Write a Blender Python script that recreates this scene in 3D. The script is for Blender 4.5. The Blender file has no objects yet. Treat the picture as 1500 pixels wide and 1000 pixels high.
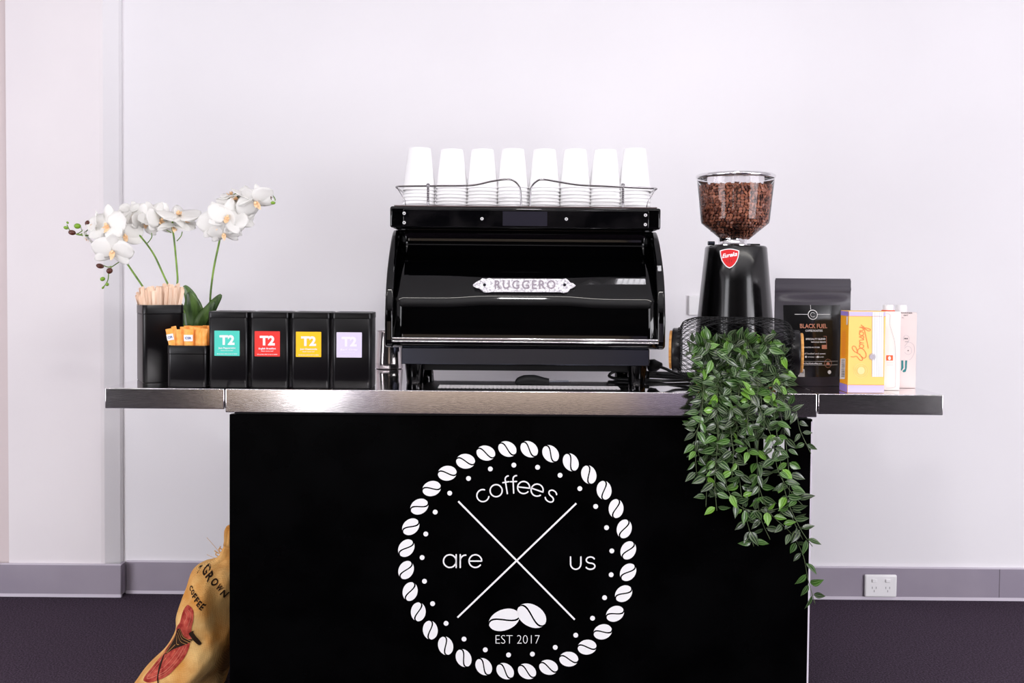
import bpy, bmesh, math, random
from mathutils import Vector, Matrix
from mathutils.bvhtree import BVHTree
R = math.radians
random.seed(7)
SC = bpy.context.scene
COL = SC.collection

# ------------------------------------------------------------------ camera
FPX = 1458.0                       # focal length in pixels of the 1500 px frame (35 mm)
PITCH, ROLL = R(1.74), R(0.48)
SHX, SHY = 0.0, -0.034
CAMP = Vector((0.0, -2.51, 1.165))
_f = Vector((0, math.cos(PITCH), -math.sin(PITCH)))
_r0 = Vector((1, 0, 0)); _u0 = _r0.cross(_f)
_r = _r0 * math.cos(ROLL) + _u0 * math.sin(ROLL)
_u = _u0 * math.cos(ROLL) - _r0 * math.sin(ROLL)
cd = bpy.data.cameras.new('camera'); cam = bpy.data.objects.new('camera', cd); COL.objects.link(cam)
cd.sensor_fit = 'HORIZONTAL'; cd.sensor_width = 36.0; cd.lens = 36.0 * FPX / 1500.0
cd.shift_x = SHX; cd.shift_y = SHY; cd.clip_start = 0.05
M = Matrix((_r, _u, -_f)).transposed().to_4x4(); M.translation = CAMP
cam.matrix_world = M
SC.camera = cam

def P(px, py, Y):
    """the place in the room at depth Y that the photo shows at pixel (px, py)"""
    a = (px - 750 + SHX * 1500) / FPX
    b = (500 - py + SHY * 1500) / FPX
    d = _f + _r * a + _u * b
    return CAMP + d * ((Y - CAMP.y) / d.y)
def scl(Y): return FPX / (Y - CAMP.y)

# ------------------------------------------------------------------ world, lights, exposure
w = bpy.data.worlds.new('world'); SC.world = w; w.use_nodes = True
w.node_tree.nodes['Background'].inputs[0].default_value = (0.8, 0.85, 1, 1)
w.node_tree.nodes['Background'].inputs[1].default_value = 0.05
SC.view_settings.view_transform = 'Standard'; SC.view_settings.look = 'None'
SC.view_settings.exposure = -0.06; SC.view_settings.gamma = 1.0
SC.view_settings.use_curve_mapping = False

def area(name, loc, aim, sx, sy, power, colr=(1, 1, 1), spread=180):
    l = bpy.data.lights.new(name, 'AREA'); l.shape = 'RECTANGLE'; l.size = sx; l.size_y = sy
    l.energy = power; l.color = colr; l.spread = R(spread)
    o = bpy.data.objects.new(name, l); COL.objects.link(o); o.location = loc
    o.rotation_euler = (Vector(aim) - Vector(loc)).to_track_quat('-Z', 'Y').to_euler()
    return o
# tube light of the ceiling
TUBES = [(-1.95, 32)]
for ty, pw in TUBES:
    area('tube_light', (0, ty, 2.86), (0, ty, 0), 6.4, 0.05, pw, (1, .965, .90))
# unseen side lamps added to fill the back wall; the photographer's flash bounced off the ceiling, with a weak direct one
area('side_fill', (-3.9, -1.9, .85), (0, 0.9, .4), 3.4, 1.6, 160, (.95, .945, 1))
area('side_fill', (3.9, -1.9, .85), (0, 0.9, .4), 3.4, 1.6, 200, (.96, .945, 1))
area('side_fill', (-3.9, -4.9, 2.15), (0, 0.9, .3), 2.6, 1.1, 48, (.95, .945, 1))  # raised far pair, added for more frontal fill
area('side_fill', (3.9, -4.9, 2.15), (0, 0.9, .3), 2.6, 1.1, 48, (.96, .945, 1))
area('louvre_light', (.57, -.26, 2.90), (.57, -.26, 0), .20, .30, 3.2, (.97, .95, 1))
area('bounce_flash', (0, -2.9, 1.7), (0, -2.9, 2.95), 5, 1.4, 64, (1, .985, .99))
area('flash', (0.05, -1.7, 2.3), (0.05, 0.9, 0.7), 0.22, 0.10, 10, (1, .98, .99))

# ------------------------------------------------------------------ materials
def mat(name, col, rough=0.5, metal=0.0, spec=0.5, coat=0.0, coat_r=0.05, trans=0.0, emis=None, es=0, sub=0.0):
    m = bpy.data.materials.new(name); m.use_nodes = True
    b = m.node_tree.nodes['Principled BSDF']
    b.inputs['Base Color'].default_value = (*col, 1)
    b.inputs['Roughness'].default_value = rough; b.inputs['Metallic'].default_value = metal
    b.inputs['Specular IOR Level'].default_value = spec
    b.inputs['Coat Weight'].default_value = coat; b.inputs['Coat Roughness'].default_value = coat_r
    b.inputs['Transmission Weight'].default_value = trans
    if sub:
        b.inputs['Subsurface Weight'].default_value = sub; b.inputs['Subsurface Radius'].default_value = (.02, .02, .02)
    if emis: b.inputs['Emission Color'].default_value = (*emis, 1); b.inputs['Emission Strength'].default_value = es
    return m
def nt(m): return m.node_tree.nodes, m.node_tree.links, m.node_tree.nodes['Principled BSDF']
def s2l(r, g, b):
    f = lambda c: (c / 255 / 12.92) if c / 255 <= 0.04045 else ((c / 255 + 0.055) / 1.055) ** 2.4
    return (f(r), f(g), f(b))
def noise_color(m, c1, c2, scale=5, detail=4, stretch=(1, 1, 1), lo=.35, hi=.65, bump=0.0, bdist=.002, bscale=None, rough=None):
    n, l, b = nt(m)
    tc = n.new('ShaderNodeTexCoord'); mp = n.new('ShaderNodeMapping'); mp.inputs['Scale'].default_value = stretch
    l.new(tc.outputs['Object'], mp.inputs[0])
    no = n.new('ShaderNodeTexNoise'); no.inputs['Scale'].default_value = scale; no.inputs['Detail'].default_value = detail
    l.new(mp.outputs[0], no.inputs['Vector'])
    cr = n.new('ShaderNodeValToRGB'); cr.color_ramp.elements[0].position = lo; cr.color_ramp.elements[1].position = hi
    cr.color_ramp.elements[0].color = (*c1, 1); cr.color_ramp.elements[1].color = (*c2, 1)
    l.new(no.outputs[0], cr.inputs[0]); l.new(cr.outputs[0], b.inputs['Base Color'])
    if rough:
        mr = n.new('ShaderNodeMapRange'); mr.inputs[3].default_value = rough[0]; mr.inputs[4].default_value = rough[1]
        l.new(no.outputs[0], mr.inputs[0]); l.new(mr.outputs[0], b.inputs['Roughness'])
    if bump:
        n2 = n.new('ShaderNodeTexNoise'); n2.inputs['Scale'].default_value = bscale or scale; n2.inputs['Detail'].default_value = detail
        l.new(mp.outputs[0], n2.inputs['Vector'])
        bp = n.new('ShaderNodeBump'); bp.inputs['Strength'].default_value = bump; bp.inputs['Distance'].default_value = bdist
        l.new(n2.outputs[0], bp.inputs['Height']); l.new(bp.outputs[0], b.inputs['Normal'])
    return m

M_wall = noise_color(mat('painted_wall', (.8, .78, .8), .7), (.795, .775, .80), (.83, .81, .835), 1.2, 2, bump=.12, bdist=.004, bscale=7)
M_pil = noise_color(mat('rendered_pilaster', (.8, .75, .76), .65), (.79, .745, .765), (.825, .78, .795), 2, 3, bump=.5, bdist=.006, bscale=6)
M_skirt = noise_color(mat('grey_skirting', (.25, .24, .3), .4), s2l(142, 133, 148), s2l(156, 147, 160), 3, 3)
M_skirt_edge = mat('skirting_edge', s2l(208, 200, 212), .5)
M_carpet = noise_color(mat('charcoal_carpet', (.05, .05, .06), .95, spec=.1), s2l(34, 28, 36), s2l(86, 72, 88), 190, 4, lo=.3, hi=.72, bump=.8, bdist=.006)
M_ceil = mat('white_ceiling', (.72, .71, .72), .9)
M_far = noise_color(mat('dark_far_wall', (.03, .025, .02), .8), (.012, .010, .009), (.05, .04, .03), 1.5, 3)
M_white_side = mat('side_wall_paint', (.78, .76, .78), .8)
M_blackpanel = noise_color(mat('black_gloss_panel', (.001, .001, .001), .25, spec=.03), (.0004, .0004, .0005), (.0012, .0012, .0014), 8, 5)
M_white = mat('white_vinyl', (.80, .79, .80), .5)
M_grinder = mat('black_grinder_paint', (.0012, .0011, .0014), .16, spec=.7)
M_black_gloss = mat('black_gloss_enamel', (.0006, .0006, .0008), .04, spec=.4)
M_black_satin = mat('black_satin_metal', (.0032, .0028, .0034), .3, spec=.28)
M_black_matte = mat('black_matte_plastic', (.004, .004, .0045), .5, spec=.2)
M_black_cloudy = noise_color(mat('black_gloss_band', (.003, .003, .004), .08, spec=.5), (.001, .001, .0015), (.010, .009, .010), 14, 5, lo=.45, hi=.8)
M_steel = noise_color(mat('brushed_steel', (.6, .58, .58), .22, metal=1), (.58, .56, .57), (.74, .71, .72), 14, 6, stretch=(6, 6, 60), rough=(.08, .18), bump=.03, bdist=.001)
M_steel_top = noise_color(mat('steel_top', (.7, .68, .7), .15, metal=1), (.80, .78, .80), (.88, .86, .88), 6, 5, stretch=(1, 8, 1), rough=(.02, .06))
M_chrome = mat('chrome', (.8, .79, .8), .08, metal=1)
M_chrome_r = noise_color(mat('cast_silver', (.8, .78, .8), .5, metal=.35), (.50, .48, .52), (.95, .93, .95), 160, 4, lo=.38, hi=.55, bump=.6, bdist=.002)
M_traysteel = mat('tray_steel', (.055, .062, .085), .22, metal=1)
M_screw = mat('bright_screw', (.9, .89, .9), .35, metal=.6)
M_rail = mat('dark_chrome', (.30, .29, .30), .12, metal=1)
M_jug = mat('jug_steel', (.62, .58, .58), .16, metal=1)
M_bamboo = noise_color(mat('bamboo', (.6, .35, .12), .45), s2l(196, 132, 62), s2l(232, 170, 92), 20, 4, stretch=(1, 1, 8))
M_wood = noise_color(mat('pale_birch', (.8, .6, .45), .7), s2l(232, 196, 168), s2l(250, 222, 198), 40, 4, stretch=(4, 4, .4))
M_cup = mat('white_paper', (.86, .855, .86), .5, spec=.3)
M_rubber = mat('black_rubber', (.006, .006, .007), .5)
M_green = noise_color(mat('orchid_stem', (.1, .25, .02), .4), s2l(70, 104, 22), s2l(122, 160, 48), 30, 3)
M_budg = mat('green_bud', s2l(120, 160, 40), .4)
M_budb = mat('brown_bud', s2l(84, 38, 24), .3)
M_oleaf = noise_color(mat('orchid_leaf', (.03, .06, .02), .35), s2l(38, 60, 30), s2l(92, 124, 62), 9, 4, stretch=(6, 6, 1))
def petal_mat():
    m = mat('white_petal', (.99, .985, .97), .6, spec=.2)
    n, l, b = nt(m)
    out = n['Material Output']
    tr = n.new('ShaderNodeBsdfTranslucent'); tr.inputs[0].default_value = (.99, .985, .95, 1)
    mx = n.new('ShaderNodeMixShader'); mx.inputs[0].default_value = .45
    l.new(b.outputs[0], mx.inputs[1]); l.new(tr.outputs[0], mx.inputs[2]); l.new(mx.outputs[0], out.inputs[0])
    return m
M_petal = petal_mat()
M_lip = mat('yellow_lip', s2l(250, 214, 170), .6)
def vine_mat():
    m = mat('vine_leaf', (.05, .15, .03), .28, spec=.55)
    n, l, b = nt(m)
    uv = n.new('ShaderNodeUVMap'); uv.uv_map = 'UVMap'; sp = n.new('ShaderNodeSeparateXYZ'); l.new(uv.outputs[0], sp.inputs[0])
    # u across the blade (-1..1 stored 0..1): pale lines that run with the veins
    mu = n.new('ShaderNodeMath'); mu.operation = 'MULTIPLY_ADD'; l.new(sp.outputs[0], mu.inputs[0]); mu.inputs[1].default_value = 2; mu.inputs[2].default_value = -1
    ab = n.new('ShaderNodeMath'); ab.operation = 'ABSOLUTE'; l.new(mu.outputs[0], ab.inputs[0])
    sn = n.new('ShaderNodeMath'); sn.operation = 'MULTIPLY'; l.new(ab.outputs[0], sn.inputs[0]); sn.inputs[1].default_value = 9.42
    cs = n.new('ShaderNodeMath'); cs.operation = 'COSINE'; l.new(sn.outputs[0], cs.inputs[0])
    cr = n.new('ShaderNodeValToRGB'); cr.color_ramp.elements[0].position = .35; cr.color_ramp.elements[1].position = 1.0
    cr.color_ramp.elements[0].color = (0, 0, 0, 1); cr.color_ramp.elements[1].color = (.42, .42, .42, 1)
    l.new(cs.outputs[0], cr.inputs[0])
    ge = n.new('ShaderNodeNewGeometry')
    c2 = n.new('ShaderNodeValToRGB'); e = c2.color_ramp.elements
    e[0].position = 0; e[0].color = (*s2l(8, 26, 8), 1); e[1].position = 1; e[1].color = (*s2l(98, 148, 30), 1)
    for p_, c_ in ((.4, s2l(16, 42, 12)), (.7, s2l(32, 68, 16)), (.88, s2l(56, 98, 28))):
        x = e.new(p_); x.color = (*c_, 1)
    l.new(ge.outputs['Random Per Island'], c2.inputs[0])
    mx = n.new('ShaderNodeMixRGB'); l.new(cr.outputs[0], mx.inputs[0]); l.new(c2.outputs[0], mx.inputs[1]); mx.inputs[2].default_value = (*s2l(160, 182, 130), 1)
    l.new(mx.outputs[0], b.inputs['Base Color'])
    return m
M_vine = vine_mat()
M_vstem = mat('vine_stem', s2l(70, 84, 50), .5)
def burlap_mat():
    m = mat('burlap', (.5, .3, .1), .9, spec=.1)
    n, l, b = nt(m)
    tc = n.new('ShaderNodeTexCoord')
    w1 = n.new('ShaderNodeTexWave'); w1.bands_direction = 'Z'; w1.inputs['Scale'].default_value = 130; w1.inputs['Distortion'].default_value = 1.5
    w2 = n.new('ShaderNodeTexWave'); w2.bands_direction = 'X'; w2.inputs['Scale'].default_value = 130; w2.inputs['Distortion'].default_value = 1.5
    l.new(tc.outputs['Object'], w1.inputs[0]); l.new(tc.outputs['Object'], w2.inputs[0])
    mu = n.new('ShaderNodeMath'); mu.operation = 'MULTIPLY'; l.new(w1.outputs['Fac'], mu.inputs[0]); l.new(w2.outputs['Fac'], mu.inputs[1])
    no = n.new('ShaderNodeTexNoise'); no.inputs['Scale'].default_value = 9; no.inputs['Detail'].default_value = 4; l.new(tc.outputs['Object'], no.inputs[0])
    cr = n.new('ShaderNodeValToRGB'); cr.color_ramp.elements[0].color = (*s2l(222, 152, 70), 1); cr.color_ramp.elements[1].color = (*s2l(255, 216, 146), 1)
    cr.color_ramp.elements[0].position = .35; cr.color_ramp.elements[1].position = .65
    l.new(no.outputs[0], cr.inputs[0])
    mx = n.new('ShaderNodeMixRGB'); mx.blend_type = 'MULTIPLY'; mx.inputs[0].default_value = .55
    c3 = n.new('ShaderNodeValToRGB'); c3.color_ramp.elements[0].color = (.45, .35, .25, 1); c3.color_ramp.elements[0].position = .1; c3.color_ramp.elements[1].position = .5
    l.new(mu.outputs[0], c3.inputs[0]); l.new(cr.outputs[0], mx.inputs[1]); l.new(c3.outputs[0], mx.inputs[2]); l.new(mx.outputs[0], b.inputs['Base Color'])
    bp = n.new('ShaderNodeBump'); bp.inputs['Strength'].default_value = .6; bp.inputs['Distance'].default_value = .002
    l.new(mu.outputs[0], bp.inputs['Height']); l.new(bp.outputs[0], b.inputs['Normal'])
    return m
M_burlap = burlap_mat()
M_redink = noise_color(mat('red_print', (.4, .06, .05), .9, spec=.1), s2l(134, 38, 34), s2l(184, 84, 70), 60, 3)
M_darkink = mat('dark_print', s2l(44, 30, 22), .9, spec=.1)
M_goldink = mat('gold_print', s2l(190, 140, 80), .9, spec=.1)
def thin_clear():
    m = bpy.data.materials.new('clear_plastic'); m.use_nodes = True
    n = m.node_tree.nodes; l = m.node_tree.links; n.clear()
    o = n.new('ShaderNodeOutputMaterial'); t = n.new('ShaderNodeBsdfTransparent'); t.inputs[0].default_value = (.975, .96, .97, 1)
    g = n.new('ShaderNodeBsdfGlossy'); g.inputs['Roughness'].default_value = .03
    f = n.new('ShaderNodeFresnel'); f.inputs[0].default_value = 1.35; mx = n.new('ShaderNodeMixShader')
    l.new(f.outputs[0], mx.inputs[0]); l.new(t.outputs[0], mx.inputs[1]); l.new(g.outputs[0], mx.inputs[2]); l.new(mx.outputs[0], o.inputs[0])
    return m
M_clear = thin_clear()
def bean_mat():
    m = mat('roasted_bean', (.1, .04, .02), .35, spec=.5)
    n, l, b = nt(m)
    ge = n.new('ShaderNodeNewGeometry'); c2 = n.new('ShaderNodeValToRGB')
    c2.color_ramp.elements[0].color = (*s2l(92, 44, 32), 1); c2.color_ramp.elements[1].color = (*s2l(196, 128, 98), 1)
    l.new(ge.outputs['Random Per Island'], c2.inputs[0]); l.new(c2.outputs[0], b.inputs['Base Color'])
    return m
M_bean = bean_mat()
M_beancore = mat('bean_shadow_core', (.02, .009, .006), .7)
M_pouch = mat('black_foil_pouch', s2l(46, 41, 50), .36, spec=.5)
M_pouchlabel = mat('black_gloss_label', (.006, .006, .007), .16, spec=.7)
M_copper = mat('copper_print', s2l(196, 130, 104), .5)
M_red = mat('red_enamel', s2l(206, 18, 24), .35)
M_orange = noise_color(mat('orange_paper', (.9, .4, .05), .6), s2l(246, 148, 40), s2l(255, 184, 96), 60, 3)
def flat(name, c, r=.5): return mat(name, s2l(*c), r)
M_teal = flat('teal_paper', (70, 200, 182)); M_redp = flat('red_paper', (232, 44, 36)); M_yel = flat('yellow_paper', (250, 190, 4)); M_lil = flat('lilac_paper', (212, 202, 226))
M_yelcart = flat('yellow_carton', (242, 200, 108)); M_yelside = flat('amber_carton', (240, 164, 24)); M_purp = flat('lavender_band', (196, 184, 228)); M_purpd = flat('violet_band', (150, 128, 208))
M_whitecart = flat('white_carton', (234, 228, 228)); M_pinkcart = flat('blush_carton', (224, 206, 202)); M_orprint = flat('orange_print', (236, 122, 60)); M_orbox = flat('orange_box', (232, 88, 20))
M_greyprint = flat('grey_print', (176, 168, 176)); M_dprint = flat('dark_grey_print', (70, 64, 70)); M_tealprint = flat('teal_print', (10, 120, 122)); M_salmon = flat('salmon_panel', (244, 204, 196))
M_plate = mat('slate_label', s2l(30, 28, 38), .6, spec=.1)
M_bluep = flat('blue_print', (70, 90, 150))
M_socket = mat('white_switch_plastic', (.85, .84, .85), .3)
M_holes = mat('socket_slots', (.3, .29, .3), .6)

# ------------------------------------------------------------------ object helpers
def set_origin(o, loc):
    o.location = loc
def new_obj(name, bm, m, parent=None, loc=None, smooth=None, mats=None):
    """bm in world coordinates; parent is an Empty or a part of one; loc the base of a one-mesh thing"""
    base = Vector((0, 0, 0))
    if parent is not None:
        base = Vector(parent['_b']) if '_b' in parent else Vector((0, 0, 0))
    elif loc is not None: base = Vector(loc)
    if base.length: bmesh.ops.translate(bm, verts=bm.verts, vec=-base)
    me = bpy.data.meshes.new(name); 
    if smooth is not None:
        for f in bm.faces: f.smooth = True
    bm.to_mesh(me); bm.free()
    for mm in (mats or [m]): me.materials.append(mm)
    if smooth is not None and smooth < 180:
        try: me.set_sharp_from_angle(angle=R(smooth))
        except Exception: pass
    o = bpy.data.objects.new(name, me); COL.objects.link(o)
    if parent is not None:
        o.parent = parent; o['_b'] = list(base)
    else:
        o.location = base; o['_b'] = list(base)
    return o
def thing(name, label, cat, loc, group=None):
    o = bpy.data.objects.new(name, None); COL.objects.link(o); o.empty_display_size = .03
    o.location = loc; o['_b'] = list(loc); o['label'] = label; o['category'] = cat
    if group: o['group'] = group
    return o
def tag(o, label, cat, group=None, kind=None):
    o['label'] = label; o['category'] = cat
    if group: o['group'] = group
    if kind: o['kind'] = kind
    return o
def struct(o, label=None):
    o['kind'] = 'structure'
    if label: o['label'] = label
    return o
def copy_tree(o, parent=None):
    c = o.copy(); COL.objects.link(c)
    if parent: c.parent = parent
    for ch in list(o.children): copy_tree(ch, c)
    return c
def bevel(o, wd, seg=2, ang=30):
    b = o.modifiers.new('bevel', 'BEVEL'); b.width = wd; b.segments = seg; b.limit_method = 'ANGLE'; b.angle_limit = R(ang)
    for p in o.data.polygons: p.use_smooth = True
    try: o.data.set_sharp_from_angle(angle=R(50))
    except Exception: pass
    return o

def box(bm, x0, x1, y0, y1, z0, z1, mi=0):
    vs = [bm.verts.new(c) for c in ((x0,y0,z0),(x1,y0,z0),(x1,y1,z0),(x0,y1,z0),(x0,y0,z1),(x1,y0,z1),(x1,y1,z1),(x0,y1,z1))]
    for f in ((0,3,2,1),(4,5,6,7),(0,1,5,4),(1,2,6,5),(2,3,7,6),(3,0,4,7)):
        bm.faces.new([vs[i] for i in f]).material_index = mi
    return vs
def BX(*a):
    bm = bmesh.new(); box(bm, *a); return bm
def rring(w, d, r, n=5):
    pts = []
    for cx, cy, a0 in ((w/2-r, d/2-r, 0), (-w/2+r, d/2-r, 90), (-w/2+r, -d/2+r, 180), (w/2-r, -d/2+r, 270)):
        for i in range(n + 1):
            a = R(a0 + 90 * i / n); pts.append((cx + r * math.cos(a), cy + r * math.sin(a)))
    return pts
def loft(bm, rings, cap0=True, cap1=True, mi=0, closed=True):
    V = [[bm.verts.new(p) for p in rg] for rg in rings]
    n = len(V[0])
    for a, b in zip(V[:-1], V[1:]):
        for i in range(n if closed else n - 1):
            j = (i + 1) % n
            f = bm.faces.new((a[i], a[j], b[j], b[i])); f.material_index = mi
    if cap0: bm.faces.new(list(reversed(V[0]))).material_index = mi
    if cap1: bm.faces.new(V[-1]).material_index = mi
    return V
def rprism(bm, cx, cy, w, d, r, zs, n=5):
    """rounded rectangle lofted through zs = [(z, inset), ...]"""
    rings = []
    for z, ins in zs:
        rings.append([(cx + x, cy + y, z) for x, y in rring(w - 2*ins, d - 2*ins, max(r - ins, .0005), n)])
    loft(bm, rings)
def lathe(bm, cx, cy, prof, n=40, cap0=False, cap1=False, mi=0):
    rings = [[(cx + r*math.cos(2*math.pi*i/n), cy + r*math.sin(2*math.pi*i/n), z) for i in range(n)] for r, z in prof]
    return loft(bm, rings, cap0, cap1, mi)
def tube(bm, pts, r, sides=8, closed=False, mi=0, caps=True):
    pts = [Vector(p) for p in pts]; n = len(pts)
    rad = r if hasattr(r, '__len__') else [r] * n
    t0 = (pts[1] - pts[0]).normalized()
    nr = t0.orthogonal().normalized(); rings = []
    pt = t0
    for i, p in enumerate(pts):
        if closed: t = (pts[(i+1) % n] - pts[i-1]).normalized()
        else: t = (pts[min(i+1, n-1)] - pts[max(i-1, 0)]).normalized()
        q = pt.rotation_difference(t); nr = (q @ nr); nr = (nr - t * nr.dot(t)).normalized(); pt = t
        b = t.cross(nr)
        rings.append([p + (nr*math.cos(2*math.pi*k/sides) + b*math.sin(2*math.pi*k/sides)) * rad[i] for k in range(sides)])
    if closed: rings.append(rings[0]); loft(bm, rings, False, False, mi)
    else: loft(bm, rings, caps, caps, mi)
def spline(pts, k=8, closed=False):
    pts = [Vector(p) for p in pts]; out = []; n = len(pts)
    rng = range(n if closed else n - 1)
    for i in rng:
        if closed: a, b, c, d = pts[i-1], pts[i], pts[(i+1) % n], pts[(i+2) % n]
        else: a, b, c, d = pts[max(i-1, 0)], pts[i], pts[i+1], pts[min(i+2, n-1)]
        for j in range(k):
            t = j / k
            out.append(0.5*((2*b) + (-a+c)*t + (2*a-5*b+4*c-d)*t*t + (-a+3*b-3*c+d)*t**3))
    if not closed: out.append(pts[-1])
    return out
def ellipsoid(bm, c, rx, ry, rz, rot=None, u=12, v=8, mi=0):
    mtx = Matrix.Translation(c) @ (rot.to_4x4() if rot else Matrix.Identity(4)) @ Matrix.Diagonal((rx, ry, rz, 1))
    r = bmesh.ops.create_uvsphere(bm, u_segments=u, v_segments=v, radius=1, matrix=mtx)
    for ve in r['verts']:
        for f in ve.link_faces: f.material_index = mi
def cyl(bm, a, b, r, n=20, r2=None):
    a = Vector(a); b = Vector(b); tube(bm, [a, b], [r, r if r2 is None else r2], n)

# flat print: shapes in 2D (a list of polygons) laid on a surface through a mapping fn(x, y) -> Vector
def ribbon(pts, wd, closed=False, cap=4):
    pts = [Vector((p[0], p[1])) for p in pts]; n = len(pts); L = []; Rr = []
    for i in range(n):
        if closed: t = pts[(i+1) % n] - pts[i-1]
        else: t = pts[min(i+1, n-1)] - pts[max(i-1, 0)]
        t.normalize(); nn = Vector((-t.y, t.x)) * wd / 2
        L.append(pts[i] + nn); Rr.append(pts[i] - nn)
    polys = []
    m = n if closed else n - 1
    for i in range(m):
        j = (i+1) % n; polys.append([L[i], Rr[i], Rr[j], L[j]])
    if not closed and cap:
        for p, q, s in ((pts[0], L[0], 1), (pts[-1], Rr[-1], 1)):
            v = q - p; a0 = math.atan2(v.y, v.x)
            polys.append([p + Vector((math.cos(a0 + math.pi*k/(cap*2)), math.sin(a0 + math.pi*k/(cap*2)))) * wd/2 for k in range(cap*2+1)])
    return polys
def arc(cx, cy, r, a0, a1, n=20, ry=None):
    ry = r if ry is None else ry
    return [(cx + r*math.cos(R(a0+(a1-a0)*i/n)), cy + ry*math.sin(R(a0+(a1-a0)*i/n))) for i in range(n+1)]
def disc(cx, cy, r, n=20, ry=None, rot=0):
    ry = r if ry is None else ry; c, s = math.cos(R(rot)), math.sin(R(rot))
    out = []
    for i in range(n):
        x = r*math.cos(2*math.pi*i/n); y = ry*math.sin(2*math.pi*i/n); out.append((cx + x*c - y*s, cy + x*s + y*c))
    return out
def lay(bm, polys, fn, mi=0):
    for pl in polys:
        try: bm.faces.new([bm.verts.new(fn(p[0], p[1])) for p in pl]).material_index = mi
        except ValueError: pass
def pxmap(Y): return lambda x, y: P(x, y, Y)
# stroke alphabet, x-height 1, y up
def glyph(ch):
    if ch == 'c': return [arc(.5, .5, .5, 42, 318, 24)], 1.0
    if ch == 'o': return [arc(.5, .5, .5, 0, 360, 32)], 1.12
    if ch == 'e': return [[(0.0, .5), (1.0, .5)], arc(.5, .5, .5, 0, 322, 28)], 1.12
    if ch == 'f': return [[(.22, 0), (.22, 1.15)] + arc(.5, 1.15, .28, 180, 85, 8), [(0, .95), (.5, .95)]], .62
    if ch == 's': return [[(p[0], p[1]) for p in (arc(.42, .75, .34, 25, 180, 12, .25) + arc(.42, .75, .34, 180, 262, 6, .25)[1:] + arc(.42, .25, .36, 82, -90, 14, .25)[1:] + arc(.42, .25, .38, -90, -155, 7, .25)[1:])]], .84
    if ch == 'a': return [arc(.5, .5, .5, 0, 360, 32), [(1.0, 1.0), (1.0, 0)]], 1.18
    if ch == 'r': return [[(.0, 0), (0, 1)], arc(.42, .55, .42, 178, 88, 10)], .55
    if ch == 'u': return [[(0, 1), (0, .45)] + arc(.42, .45, .42, 180, 360, 14, .45)[1:] + [(.84, 1)]], 1.1
    return [], .4
def text_polys(s, size=1.0, align='CENTER', bold=0.0, shear=0.0, spacing=1.0):
    cu = bpy.data.curves.new('t', 'FONT'); cu.body = s; cu.size = size; cu.align_x = align; cu.align_y = 'CENTER'
    cu.offset = bold * size; cu.shear = shear; cu.space_character = spacing; cu.resolution_u = 3
    o = bpy.data.objects.new('t', cu); COL.objects.link(o)
    dg = bpy.context.evaluated_depsgraph_get(); dg.update()
    me = o.evaluated_get(dg).to_mesh()
    polys = [[(me.vertices[i].co.x, me.vertices[i].co.y) for i in p.vertices] for p in me.polygons]
    o.evaluated_get(dg).to_mesh_clear(); bpy.data.objects.remove(o); bpy.data.curves.remove(cu)
    return polys
def fit(polys, x0, x1, y0, y1, keep=False):
    """scale text polygons (y up) into the box x0..x1, y0..y1 given in a y-down frame"""
    xs = [p[0] for pl in polys for p in pl]; ys = [p[1] for pl in polys for p in pl]
    a, b, c, d = min(xs), max(xs), min(ys), max(ys)
    sx = (x1-x0)/(b-a); sy = (y1-y0)/(d-c)
    if keep: sx = sy = min(sx, sy)
    cx, cy = (x0+x1)/2, (y0+y1)/2
    return [[(cx + (p[0]-(a+b)/2)*sx, cy - (p[1]-(c+d)/2)*sy) for p in pl] for pl in polys]

# ================================================================== SETTING
YW = 1.09; CT = 0.875
CEIL = 2.95
struct(new_obj('floor', BX(-4, 4, -6.5, YW, -.05, 0), M_carpet))
struct(new_obj('wall_back', BX(-4, 4, YW, YW+.1, 0, CEIL), M_wall))
struct(new_obj('wall_left', BX(-4.1, -4, -3.9, YW, 0, CEIL), M_white_side))
struct(new_obj('wall_left_far', BX(-4.1, -4, -6.5, -3.901, 0, CEIL), M_far))  # unseen far length, made dark so the left flap reflects dark
struct(new_obj('wall_right', BX(4, 4.1, -3.9, YW, 0, CEIL), M_white_side))
struct(new_obj('wall_right_far', BX(4, 4.1, -6.5, -3.901, 0, CEIL), M_far))  # likewise darkened, for the right flap's reflection
struct(new_obj('wall_front', BX(-4, 4, -6.6, -6.5, 0, CEIL), M_far))
M_glow = mat('beige_glow', (.6, .5, .4), .9, emis=(1, .80, .62), es=.75)  # glow colours of the added panels that the steel edge mirrors
M_glow2 = mat('white_glow', (.8, .8, .8), .4, emis=(1, .99, 1), es=9)
M_glow3 = mat('lilac_glow', (.5, .45, .55), .9, emis=(.72, .62, .86), es=.45)
struct(new_obj('glow_panel_1', BX(-1.15, 1.1, -6.49, -6.47, .02, 1.05), M_glow))  # glowing panels added behind the camera for the counter front to reflect
struct(new_obj('glow_panel_2', BX(-1.95, -1.62, -6.49, -6.47, .02, 1.05), M_glow2))
struct(new_obj('glow_panel_3', BX(-1.6, -1.17, -6.49, -6.47, .02, 1.05), M_glow3))
struct(new_obj('glow_panel_4', BX(1.12, 1.9, -6.49, -6.47, .02, 1.05), M_glow3))
struct(new_obj('glow_panel_5', BX(-2.7, -1.97, -6.49, -6.47, .02, 1.05), M_glow))
struct(new_obj('ceiling', BX(-4.1, 4.1, -6.6, YW+.1, CEIL, CEIL+.1), M_ceil))
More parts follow.
